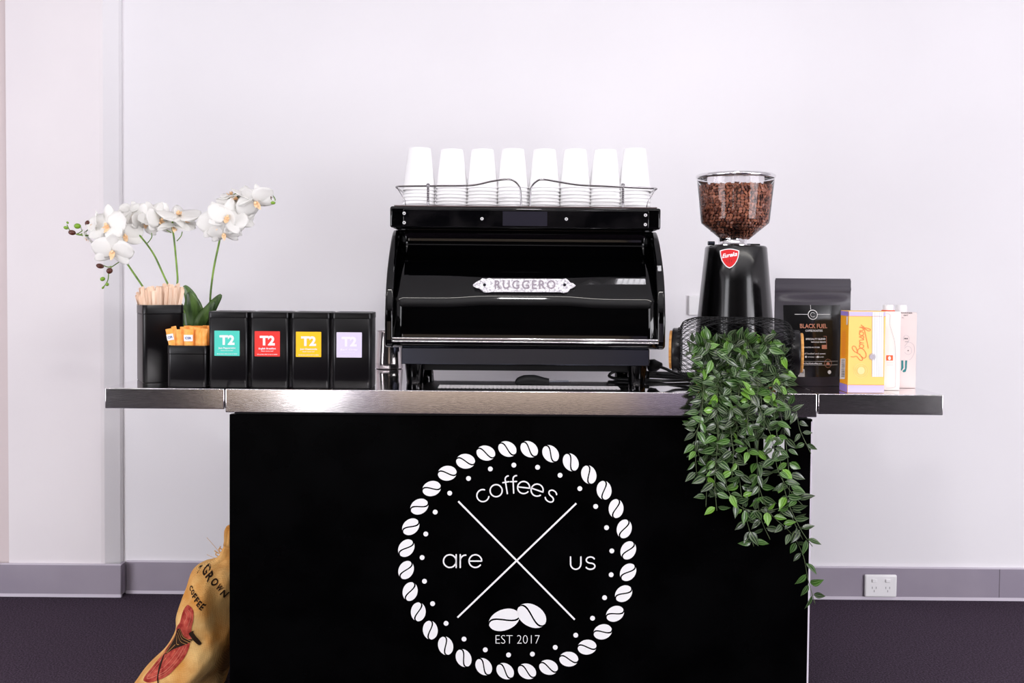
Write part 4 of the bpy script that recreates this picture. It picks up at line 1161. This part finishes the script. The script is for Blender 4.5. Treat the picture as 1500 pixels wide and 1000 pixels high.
# ================================================================== COFFEE POUCH
YP = .165; sp_ = scl(YP)
pc = P(1191, 566, YP)
pz = P(1191, 407.5, YP+.045).z
pw = 111/scl(YP+.045)
pcx = P(1190.5, 430, YP+.045).x
bag = thing('coffee_pouch', 'black stand-up coffee bag with a glossy label, behind the wire basket', 'bag', (pcx, YP+.05, CT))
def pouch_d(t, s):
    """half depth at height t (0..1), across s (-1..1)"""
    base = .042*(1-t**1.6)**.8 if t < .80 else .042*(1-.80**1.6)**.8*max(0, (.86-t)/.06)
    return max(.0012, base*(1-abs(s)**2.6*.96))
bm = bmesh.new(); NT, NX = 40, 24; F = []; Bk = []
H_ = pz-CT-.001
for i in range(NT+1):
    t = i/NT; z = CT+.0006 + H_*t
    hw = pw/2*(1 - .06*math.sin(math.pi*min(1, t/.85))*0 - (.16*max(0, (.22-t)/.22)**1.5))
    if t > .985: hw -= .002
    ca = YP+.045
    rf = []; rb_ = []
    for j in range(NX+1):
        s = -1+2*j/NX; d = pouch_d(t, s)
        wr = .0022*math.sin(9*s+t*5)*(1-abs(s))*math.sin(math.pi*min(1, t/.8))
        zig = .0032 if (.885 < t < .905 or .93 < t < .945) else 0
        rf.append((pcx+s*hw, ca-d-wr*.5-zig, z)); rb_.append((pcx+s*hw, ca+d*.9+.0004, z))
    F.append([bm.verts.new(p) for p in rf]); Bk.append([bm.verts.new(p) for p in rb_])
for i in range(NT):
    for j in range(NX):
        bm.faces.new((F[i][j], F[i][j+1], F[i+1][j+1], F[i+1][j])); bm.faces.new((Bk[i][j+1], Bk[i][j], Bk[i+1][j], Bk[i+1][j+1]))
    bm.faces.new((F[i][0], F[i+1][0], Bk[i+1][0], Bk[i][0])); bm.faces.new((F[i+1][NX], F[i][NX], Bk[i][NX], Bk[i+1][NX]))
for j in range(NX):
    bm.faces.new((F[0][j+1], F[0][j], Bk[0][j], Bk[0][j+1])); bm.faces.new((F[NT][j], F[NT][j+1], Bk[NT][j+1], Bk[NT][j]))
bvh = BVHTree.FromBMesh(bm)
pb = new_obj('pouch', bm, M_pouch, bag, smooth=50)
def onto(bv, fallback, off):
    def f(x, y):
        p = P(x, y, fallback)
        h = bv.ray_cast(Vector((p.x, p.y-.4, p.z)), Vector((0, 1, 0)))
        return Vector((p.x, (h[0].y if h[0] else p.y)-off, p.z))
    return f
def BG(x, y): return (1130 + x/5.558, 400 + y/5.556)
def grid_patch(bm, x0, x1, y0, y1, nx, ny, fn):
    G = [[bm.verts.new(fn(x0+(x1-x0)*i/nx, y0+(y1-y0)*j/ny)) for i in range(nx+1)] for j in range(ny+1)]
    for j in range(ny):
        for i in range(nx): bm.faces.new((G[j][i], G[j+1][i], G[j+1][i+1], G[j][i+1])).smooth = True
bm = bmesh.new(); a = BG(125, 262); b = BG(590, 845); grid_patch(bm, a[0], b[0], a[1], b[1], 16, 20, onto(bvh, YP, .0010))
pl_ = new_obj('glossy_label', bm, M_pouchlabel, bag)
bm = bmesh.new(); fn = onto(bvh, YP, .0018)
def seg(bm, a, b, w_, fn, n=8):
    pts = [(a[0]+(b[0]-a[0])*i/n, a[1]+(b[1]-a[1])*i/n) for i in range(n+1)]; lay(bm, ribbon(pts, w_, cap=0), fn)
lay(bm, ribbon([BG(355+38*math.cos(R(a)), 340+38*math.sin(R(a))) for a in range(0, 360, 12)], .9, closed=True), fn)
lay(bm, ribbon([BG(355+18*math.cos(R(a)), 340+18*math.sin(R(a))) for a in range(40, 330, 15)], .5), fn)
seg(bm, BG(210, 337), BG(315, 337), .6, fn); seg(bm, BG(395, 337), BG(500, 337), .6, fn); seg(bm, BG(340, 262), BG(340, 298), .5, fn)
def btxt(s, x0, x1, y0, y1, bold=.01):
    a = BG(x0, y0); b = BG(x1, y1); lay(bm, fit(text_polys(s, bold=bold), a[0], b[0], a[1], b[1]), fn)
btxt('COFFEE ROASTERS', 290, 430, 462, 478)
btxt('SPECIALTY BLEND', 290, 452, 530, 545, .03); btxt('WHOLE BEAN', 330, 452, 556, 568, .03); btxt('ROASTED IN STORE', 270, 400, 600, 610, .03)
btxt('full bodied and sweet', 268, 448, 648, 662); btxt('WHOLE  GROUND', 298, 432, 678, 688)
lay(bm, [[BG(280, 674), BG(294, 674), BG(294, 690), BG(280, 690)], [BG(375, 674), BG(389, 674), BG(389, 690), BG(375, 690)]], fn)
seg(bm, BG(238, 719), BG(553, 719), .35, fn); seg(bm, BG(238, 748), BG(553, 748), .35, fn); btxt('www.blackfuelcoffee.com', 240, 415, 728, 742, .03)
lay(bm, [disc(*BG(478, 806), 2.8)], fn)
new_obj('label_print', bm, M_white, pl_)
bm = bmesh.new(); btxt('BLACK FUEL', 248, 470, 414, 450, .02)
lay(bm, ribbon([BG(255, 515), BG(460, 515)], .5, cap=0) + ribbon([BG(460, 515), BG(460, 618)], .5, cap=0) + ribbon([BG(460, 618), BG(255, 618)], .5, cap=0) + ribbon([BG(255, 618), BG(255, 515)], .5, cap=0), fn)
lay(bm, [[BG(418, 585), BG(460, 585), BG(460, 618), BG(418, 618)]], fn)
lay(bm, [disc(*BG(467, 738), 2.7, 14, 2.2)], fn)
lay(bm, ribbon([BG(467+30*math.cos(R(a)), 735+34*math.sin(R(a))) for a in range(0, 360, 12)], .45, closed=True), fn)
o = new_obj('copper_print', bm, M_copper, pl_); o['label'] = 'copper coloured title'
bm = bmesh.new(); q = rsq(BG(224, 0)[0], BG(275, 0)[0], BG(0, 780)[1], BG(0, 870)[1], 1.8, 3); lay(bm, [[(x, min(y, BG(0, 845)[1])) for x, y in q]], onto(bvh, YP, .0020))
o = new_obj('weight_sticker', bm, M_white, pl_); o['label'] = 'small white weight sticker'
bm = bmesh.new(); a = BG(234, 795); b = BG(266, 815); lay(bm, fit(text_polys('1KG', bold=.02), a[0], b[0], a[1], b[1]), onto(bvh, YP, .0024)); new_obj('sticker_print', bm, M_dprint, o)

# ================================================================== CARTONS
def carton(label, xl, xr, ytop, yf, dep, body_mats, side_m=None):
    a = P(xl, ytop, yf); b = P(xr, ytop, yf)
    t = thing('milk_carton', label, 'carton', ((a.x+b.x)/2, yf+dep/2, CT))
    bm = BX(a.x, b.x, yf, yf+dep, CT+.0004, (a.z+b.z)/2); bm.normal_update()
    o = new_obj('carton', bm, body_mats, t, mats=[body_mats, side_m or body_mats])
    for p in o.data.polygons: p.material_index = 1 if p.normal.x < -.5 else 0
    bevel(o, .0012, 2)
    return t, o, (a.x, b.x, (a.z+b.z)/2)
def CB(x, y): return (1220 + x/6.664, 435 + y/6.667)
# yellow
t, o, (x0, x1, z1) = carton('yellow and lavender soy milk carton, frontmost of the three', 1243.5, 1297.5, 455.7, .022, .062, M_yelcart, M_yelside)
def flatY(Y): return pxmap(Y)
def side_fn(x_world, Y0, Y1, pxa, pxb):
    """left face: px across the narrow face -> depth"""
    def f(x, y):
        Y = Y0 + (Y1-Y0)*(pxb-x)/(pxb-pxa); return Vector((x_world, Y, P(x, y, Y).z))
    return f
FN = flatY(.0216); 
zlo_b = CT+.001
def hband(name, xa, xb, za, zb, yy, mm, par):
    bm = bmesh.new(); bm.faces.new([bm.verts.new(v) for v in ((xa, yy, zb), (xb, yy, zb), (xb, yy, za), (xa, yy, za))]); return new_obj(name, bm, mm, par)
za = P(1270, 463, .022).z; zb = P(1270, 456.5, .022).z
hband('top_band', x0+.0008, x1-.0008, zb, za, .0217, M_purp, t)
zc = P(1270, 563.7, .022).z
hband('bottom_band', x0+.0008, x1-.0008, zc, CT+.0012, .0217, M_purp, t)
bm = bmesh.new()
for z_ in (za, zc): box(bm, x0+.0008, x1-.0008, .0213, .0217, z_-.0005, z_+.0005)
new_obj('orange_rule', bm, M_orprint, t)
bm = bmesh.new(); xs_ = x0-.0004
for (z0_, z1_) in ((zc, CT+.0012), (zb, za)):
    bm.faces.new([bm.verts.new(v) for v in ((xs_, .0232, z1_), (xs_, .0828, z1_), (xs_, .0828, z0_), (xs_, .0232, z0_))])
new_obj('side_bands', bm, M_purpd, t)
SF = side_fn(x0-.0006, .022, .084, 1232.3, 1243.4)
bm = bmesh.new(); lay(bm, [[CB(90, 600), CB(135, 600), CB(132, 800), CB(85, 800)]], SF)
bc_ = new_obj('barcode_patch', bm, M_white, t)
bm = bmesh.new(); lay(bm, [[CB(137, 190), CB(150, 190), CB(148, 270), CB(137, 270)]], SF)
new_obj('side_patch', bm, M_white, t)
bm = bmesh.new(); SF2 = side_fn(x0-.0009, .022, .084, 1232.3, 1243.4)
for k in range(16):
    y = 610+k*11; lay(bm, [[CB(100, y), CB(130, y), CB(130, y+random.choice((4, 6, 8))), CB(100, y+5)]], SF2)
new_obj('barcode', bm, M_dprint, bc_)
bm = bmesh.new()
for k in range(26): 
    y = 330+k*10; lay(bm, [[CB(100, y), CB(100+random.choice((24, 34, 40)), y), CB(135, y+3), CB(100, y+3)]], SF)
new_obj('small_print', bm, M_orprint, t)
# white striped panel
bm = bmesh.new(); lay(bm, [[CB(387, 145), CB(497, 145), CB(490, 778), CB(382, 778)]], flatY(.0213))
wp = new_obj('striped_panel', bm, M_white, t)
bm = bmesh.new()
for xk in (384, 407, 430, 452, 472, 494): lay(bm, ribbon([CB(xk+3, 147), CB(xk-1, 776)], .35, cap=0), flatY(.0210))
new_obj('stripes', bm, M_greyprint, wp)
# script lettering
bm = bmesh.new()
def script(pts, w_=.95, k=6, fn=None):
    s = [(v.x, v.y) for v in spline([(*CB(*p), 0) for p in pts], k)]; 
    for q in ribbon(s, w_): script.n += 1; lay(bm, [q], flatY(.0211 - .000004*(script.n % 40)))
script.n = 0
script([(176, 580), (200, 584), (232, 578), (262, 612), (284, 618), (290, 598), (262, 560), (212, 530), (190, 498), (200, 478), (222, 486), (236, 515), (240, 548), (246, 515), (268, 500), (300, 512), (322, 545), (324, 580), (304, 596), (278, 578), (262, 556)])
def sg_(y0, pts, z=42.0, bx=302, k=6): script([(bx - v*z, y0 - u*z) for u, v in pts], k=k)
OO = [(.42+.42*math.cos(R(a)), .5+.5*math.sin(R(a))) for a in range(90, 451, 30)]
sg_(497, OO)
sg_(497, [(.60, .93), (.9, .85), (1.15, .95)])
sg_(448, [(0, .95), (.02, .5), (.02, 0), (.05, .5), (.28, .92), (.55, .98), (.68, .7), (.70, .25), (.78, 0), (1.0, .15)])
sg_(406, [(0, .15), (.3, .65), (.42, 1.05), (.5, .7), (.66, .35), (.55, .03), (.25, 0), (.12, .15)])
sg_(374, OO)
sg_(374, [(.60, .93), (.85, .82), (1.05, .95)])
sg_(328, [(0, .95), (.02, .45), (.22, .08), (.5, .15), (.75, .6), (.82, 1.0), (.78, .3), (.62, -.7), (.35, -1.45), (.02, -1.5), (-.02, -1.0), (.45, -.35), (1.0, .25), (1.35, .55)])
script([(300, 285), (312, 330), (330, 415), (348, 500)], .85)
new_obj('script_lettering', bm, M_orprint, t)
bm = bmesh.new()
for r_ in (70, 50): lay(bm, ribbon([CB(275+r_*math.cos(R(a)), 718+r_*math.sin(R(a))) for a in range(0, 360, 12)], .4, closed=True), flatY(.0211))
lay(bm, [disc(*CB(275, 718), 5.6, 16, 5.6)], flatY(.0212))
new_obj('round_seal', bm, flat('cream_seal', (240, 214, 150)), t)
bm = bmesh.new()
for r_ in (32, 24): lay(bm, ribbon([CB(385+r_*math.cos(R(a)), 583+r_*math.sin(R(a))) for a in range(0, 360, 15)], .5, closed=True), flatY(.0206))
lay(bm, [disc(*CB(385, 583), 3.4, 14)], flatY(.0207))
new_obj('round_stamp', bm, M_greyprint, t)
# white carton
t, o, (x0, x1, z1) = carton('slim white carton with an orange square, between the other two cartons', 1280, 1320, 456, .087, .055, M_whitecart)
fw = flatY(.0864)
bm = bmesh.new(); lay(bm, [[CB(522, 568), CB(586, 568), CB(586, 619), CB(522, 619)]], fw); ob_ = new_obj('orange_square', bm, M_orbox, t)
bm = bmesh.new(); lay(bm, [disc(*CB(553, 596), 2.1, 14, 2.9)], flatY(.0860)); new_obj('drop_mark', bm, M_white, ob_)
bm = bmesh.new(); s = [(v.x, v.y) for v in spline([(*CB(*p), 0) for p in ((522, 160), (560, 175), (555, 260), (580, 350), (604, 440), (612, 560), (612, 840), (600, 880), (520, 888))], 6)]
lay(bm, ribbon(s, .35), fw)
for yy in (640, 662): lay(bm, ribbon([CB(528, yy), CB(590, yy)], .3, cap=0), fw)
new_obj('bottle_outline', bm, M_greyprint, t)
def cap_at(t, cx, cy, zb_, wd, h, ring=None):
    bm = bmesh.new(); lathe(bm, cx, cy, [(wd/2, zb_+.0004), (wd/2, zb_+h-.001), (wd/2-.001, zb_+h)], 28, True, True); c_ = new_obj('screw_cap', bm, M_white, t, smooth=50)
    if ring:
        bm = bmesh.new(); lathe(bm, cx, cy, [(wd/2+.004, zb_+.0001), (wd/2+.004, zb_+.0025), (wd/2+.0005, zb_+.003)], 28, True, False); new_obj('cap_ring', bm, ring, c_, smooth=50)
cap_at(t, P(1301, 450, .115).x, .115, z1, .026, .0165, M_orbox)
# blush carton
t, o, (x0, x1, z1) = carton('blush pink oat milk carton with a teal sock drawing, rearmost', 1303, 1343.5, 457.5, .145, .055, M_pinkcart)
fp_ = flatY(.1444)
cap_at(t, P(1320, 450, .172).x, .172, z1, .029, .0195)
bm = bmesh.new()
for s, x0_, x1_, y0_, y1_ in (('POWDER', 660, 778, 150, 162), ('OAT', 690, 735, 172, 184), ('1L', 675, 695, 196, 206)):
    a = CB(x0_, y0_); b = CB(x1_, y1_); lay(bm, fit(text_polys(s, bold=.02), a[0], b[0], a[1], b[1]), fp_)
lay(bm, [disc(*CB(706, 405), 1.1), disc(*CB(724, 405), 1.1), disc(*CB(735, 522), .9)] + ribbon([CB(705, 435), CB(735, 435)], .5), fp_)
new_obj('carton_print', bm, M_dprint, t)
bm = bmesh.new()
for pts in (((690, 420), (695, 385), (715, 372), (740, 385), (745, 415), (735, 440)), ((700, 480), (740, 440), (790, 470), (795, 540), (765, 600), (745, 612)), ((700, 500), (730, 480), (765, 500), (765, 545), (730, 560), (700, 540))):
    s = [(v.x, v.y) for v in spline([(*CB(*p), 0) for p in pts], 5)]; lay(bm, ribbon(s, .4), fp_)
new_obj('line_drawing', bm, M_greyprint, t)
bm = bmesh.new()
for pts in (((668, 618), (688, 618), (690, 690), (672, 720), (664, 712), (668, 690)), ((706, 618), (726, 618), (722, 690), (712, 728), (690, 735), (678, 722), (704, 700))):
    lay(bm, [[CB(*p) for p in pts]], fp_)
o = new_obj('sock_drawing', bm, M_tealprint, t); o['label'] = 'teal socks drawing'

# ================================================================== BURLAP SACK
YS = .24
def SX(px, py=900): return P(px, py, YS).x
# (y px, left px, right px, half depth, centre Y)
SK = [(1021, 200, 316, .13, .28), (1008, 193, 322, .15, .27), (990, 204, 328, .155, .265), (975, 215, 331, .155, .26), (955, 236, 343, .15, .255), (935, 252, 352, .145, .25), (915, 262, 358, .14, .25), (895, 263, 362, .135, .25),
      (875, 270, 364, .13, .25), (855, 277, 366, .12, .25), (838, 281, 366, .10, .25), (829, 287, 366, .08, .25), (824, 300, 366, .055, .25), (818, 316, 366, .042, .25), (806, 324, 366, .036, .25), (796, 328, 366, .032, .25)]
bm = bmesh.new(); NA = 72; rings = []
sks = spline([(a, b, c) for a, b, c, d, e in SK], 3)
dds = spline([(d, e, 0) for a, b, c, d, e in SK], 3)
for (y, l, r_), (d, e, _) in zip(sks, dds):
    z = max(.002, P(270, y, YS).z); xl_ = SX(l, y); xr_ = min(SX(r_, y), cxl-.004)
    cx = (xl_+xr_)/2; hx_ = (xr_-xl_)/2; rg = []
    for k in range(NA):
        a = 2*math.pi*k/NA; ca, sa = math.cos(a), math.sin(a)
        wr = 1 + .03*math.sin(5*a + z*22) + .022*math.sin(9*a - z*35) + .012*math.sin(17*a + z*60)
        edge = abs(ca)**.8; 
        rg.append((cx + hx_*math.copysign(abs(ca)**.85, ca)*(1+(wr-1)*.35*(1-abs(ca)**4)), e - d*math.copysign(abs(sa)**.85, sa)*wr, z))
        fx = cx + hx_*math.copysign(abs(ca)**.85, ca); q_ = min(1, max(0, (fx - SX(322 + 6*math.sin(z*14), y))/.022)); q_ = q_*q_*(3-2*q_)
        if sa > 0: rg[-1] = (rg[-1][0], rg[-1][1] + .042*q_*min(1, max(0, (.40-z)/.1)) + .012*math.sin(z*38 + fx*30)*math.sin(fx*45+1)*sa, z)
    rings.append(rg)
loft(bm, rings); bmesh.ops.recalc_face_normals(bm, faces=bm.faces)
sack_bvh = BVHTree.FromBMesh(bm)
sk = thing('coffee_sack', 'slumped burlap coffee sack with a red printed emblem beside the cart', 'sack', ((SX(270)+SX(330))/2, .26, 0))
new_obj('sack_body', bm, M_burlap, sk, smooth=180)
bm = bmesh.new(); prof = []
for (y, l, r_, d) in ((798, 326, 350, .03), (792, 327, 350, .028), (785, 327, 352, .032), (777, 327.5, 354, .034), (772, 330, 354, .028), (769.5, 335, 352, .014)):
    z = P(330, y, YS).z; xl_ = SX(l, y); xr_ = min(SX(r_, y), cxl-.004); cx = (xl_+xr_)/2; hx_ = (xr_-xl_)/2
    prof.append([(cx + hx_*math.cos(2*math.pi*k/32)*(1+.05*math.sin(k)), .25 + d*math.sin(2*math.pi*k/32)*(1+.12*math.sin(k*1.9)), z) for k in range(32)])
loft(bm, prof); bmesh.ops.recalc_face_normals(bm, faces=bm.faces); new_obj('gathered_top', bm, M_burlap, sk, smooth=180)
bm = bmesh.new()
for p in (((326, 815), (316, 802), (303, 787)), ((322, 818), (312, 816), (303, 812)), ((324, 812), (321, 806), (323, 800)), ((322, 816), (316, 812), (318, 808)), ((325, 808), (320, 810), (314, 806)), ((324, 818), (318, 819), (308, 819)), ((326, 805), (322, 803), (320, 805))):
    tube(bm, spline([P(x, y, .245) for x, y in p], 5), .0006 if p[2][0] < 310 else .0016, 5)
new_obj('loose_threads', bm, M_burlap, sk, smooth=180)
def SA(x, y): return (195 + x/7.693, 870 + y/7.693)
def SB(x, y): return (200 + x/8.336, 760 + y/8.333)
def project_poly(bm, pts, fn, cuts=3):
    b2 = bmesh.new(); vs = [b2.verts.new((x, y, 0)) for x, y in pts]
    b2.faces.new(vs); bmesh.ops.triangulate(b2, faces=b2.faces)
    for _ in range(cuts): bmesh.ops.subdivide_edges(b2, edges=b2.edges, cuts=1, use_grid_fill=True); bmesh.ops.triangulate(b2, faces=[f for f in b2.faces if len(f.verts) > 3])
    for f in b2.faces:
        bm.faces.new([bm.verts.new(fn(v.co.x, v.co.y)) for v in f.verts]).smooth = True
    b2.free()
fs = lambda off: onto(sack_bvh, YS-.1, off)
def scurve(pts, T, k=5, closed=True): return [(v.x, v.y) for v in spline([(*T(*p), 0) for p in pts], k, closed)]
bm = bmesh.new()
project_poly(bm, scurve([(650, 115), (715, 150), (715, 240), (690, 350), (690, 450), (660, 590), (560, 740), (420, 870), (260, 945), (135, 965), (130, 925), (215, 810), (320, 670), (420, 520), (490, 370), (540, 300), (560, 190), (600, 130)], SA), fs(.0016))
red = new_obj('red_emblem', bm, M_redink, sk); red['label'] = 'faded red oval printed emblem'
bm = bmesh.new()
lay(bm, ribbon(scurve([(640, 160), (680, 190), (675, 260), (650, 330)], SA, 6, False), .5), fs(.0022)); lay(bm, ribbon(scurve([(600, 560), (500, 720), (380, 830), (250, 905), (170, 930), (230, 840), (330, 720)], SA, 6, False), .5), fs(.0022))
lay(bm, ribbon(scurve([(560, 560), (470, 690), (360, 800), (250, 870)], SA, 6, False), .4), fs(.0022)); lay(bm, ribbon(scurve([(640, 540), (560, 680), (440, 810), (300, 900)], SA, 6, False), .4), fs(.0022)); lay(bm, ribbon(scurve([(600, 190), (630, 230), (600, 300)], SA, 6, False), .5), fs(.0022))
new_obj('emblem_lines', bm, flat('pale_red_print', (200, 120, 96)), red)
bm = bmesh.new()
project_poly(bm, scurve([(535, 365), (600, 425), (650, 460), (710, 470), (600, 540), (470, 600), (380, 670), (340, 690), (400, 570), (460, 460)], SA, 3), fs(.0028), 2)
project_poly(bm, scurve([(325, 690), (335, 760), (320, 850), (330, 930), (350, 985), (320, 950), (298, 850), (300, 760)], SA, 3), fs(.0028), 2)
project_poly(bm, scurve([(665, 400), (720, 375), (715, 400), (790, 505), (795, 530), (765, 530), (700, 455)], SA, 3), fs(.0028), 2)
dk = new_obj('dark_figure', bm, M_darkink, sk); dk['label'] = 'dark patterned figure printed on the sack'
bm = bmesh.new()
for pts in (((540, 372), (600, 440), (700, 482)), ((520, 395), (580, 465), (680, 500)), ((500, 430), (560, 500), (640, 520)), ((490, 470), (500, 540), (540, 540)), ((450, 480), (400, 590), (350, 680)), ((480, 560), (420, 620), (370, 670))):
    lay(bm, ribbon(scurve(pts, SA, 5, False), .55), fs(.0034))
new_obj('figure_lines', bm, M_goldink, dk)
def hits(x, y):
    p = P(x, y, YS-.1); return sack_bvh.ray_cast(Vector((p.x, p.y-.4, p.z)), Vector((0, 1, 0)))[0] is not None
def arc_text(s, p0, p1, hgt, T, bend=0.0):
    bm = bmesh.new()
    a = Vector(T(*p0)); b = Vector(T(*p1)); d = b-a; n = len(s); ln = d.length; d.normalize(); up = Vector((d.y, -d.x))
    if up.y > 0: up = -up
    for i, ch in enumerate(s):
        if ch == ' ': continue
        tp = text_polys(ch, bold=.03); t = (i+.5)/n
        c = a + d*ln*t + up*bend*math.sin(math.pi*t)
        tp = fit(tp, -ln/n*.40, ln/n*.40, -hgt/2, hgt/2)
        for pl in tp:
            q = [tuple(c + d*x - up*y) for x, y in pl]
            if all(hits(*v) for v in q): lay(bm, [q], fs(.0028))
    new_obj('stencilled_word', bm, M_darkink, sk)
arc_text('GROWN', (738, 660), (1060, 990), 9.5, SB, 3)
arc_text('A', (668, 655), (712, 700), 8, SB, 0)
arc_text('COFFEE', (615, 850), (860, 1050), 8, SB, 1)
arc_text('CALI', (400, 990), (505, 985), 9, SA, 0)

for o in list(bpy.data.objects):
    if '_b' in o: del o['_b']
    if not o.parent and o.type in ('MESH',) and 'label' not in o and 'kind' not in o: print('UNTAGGED', o.name)
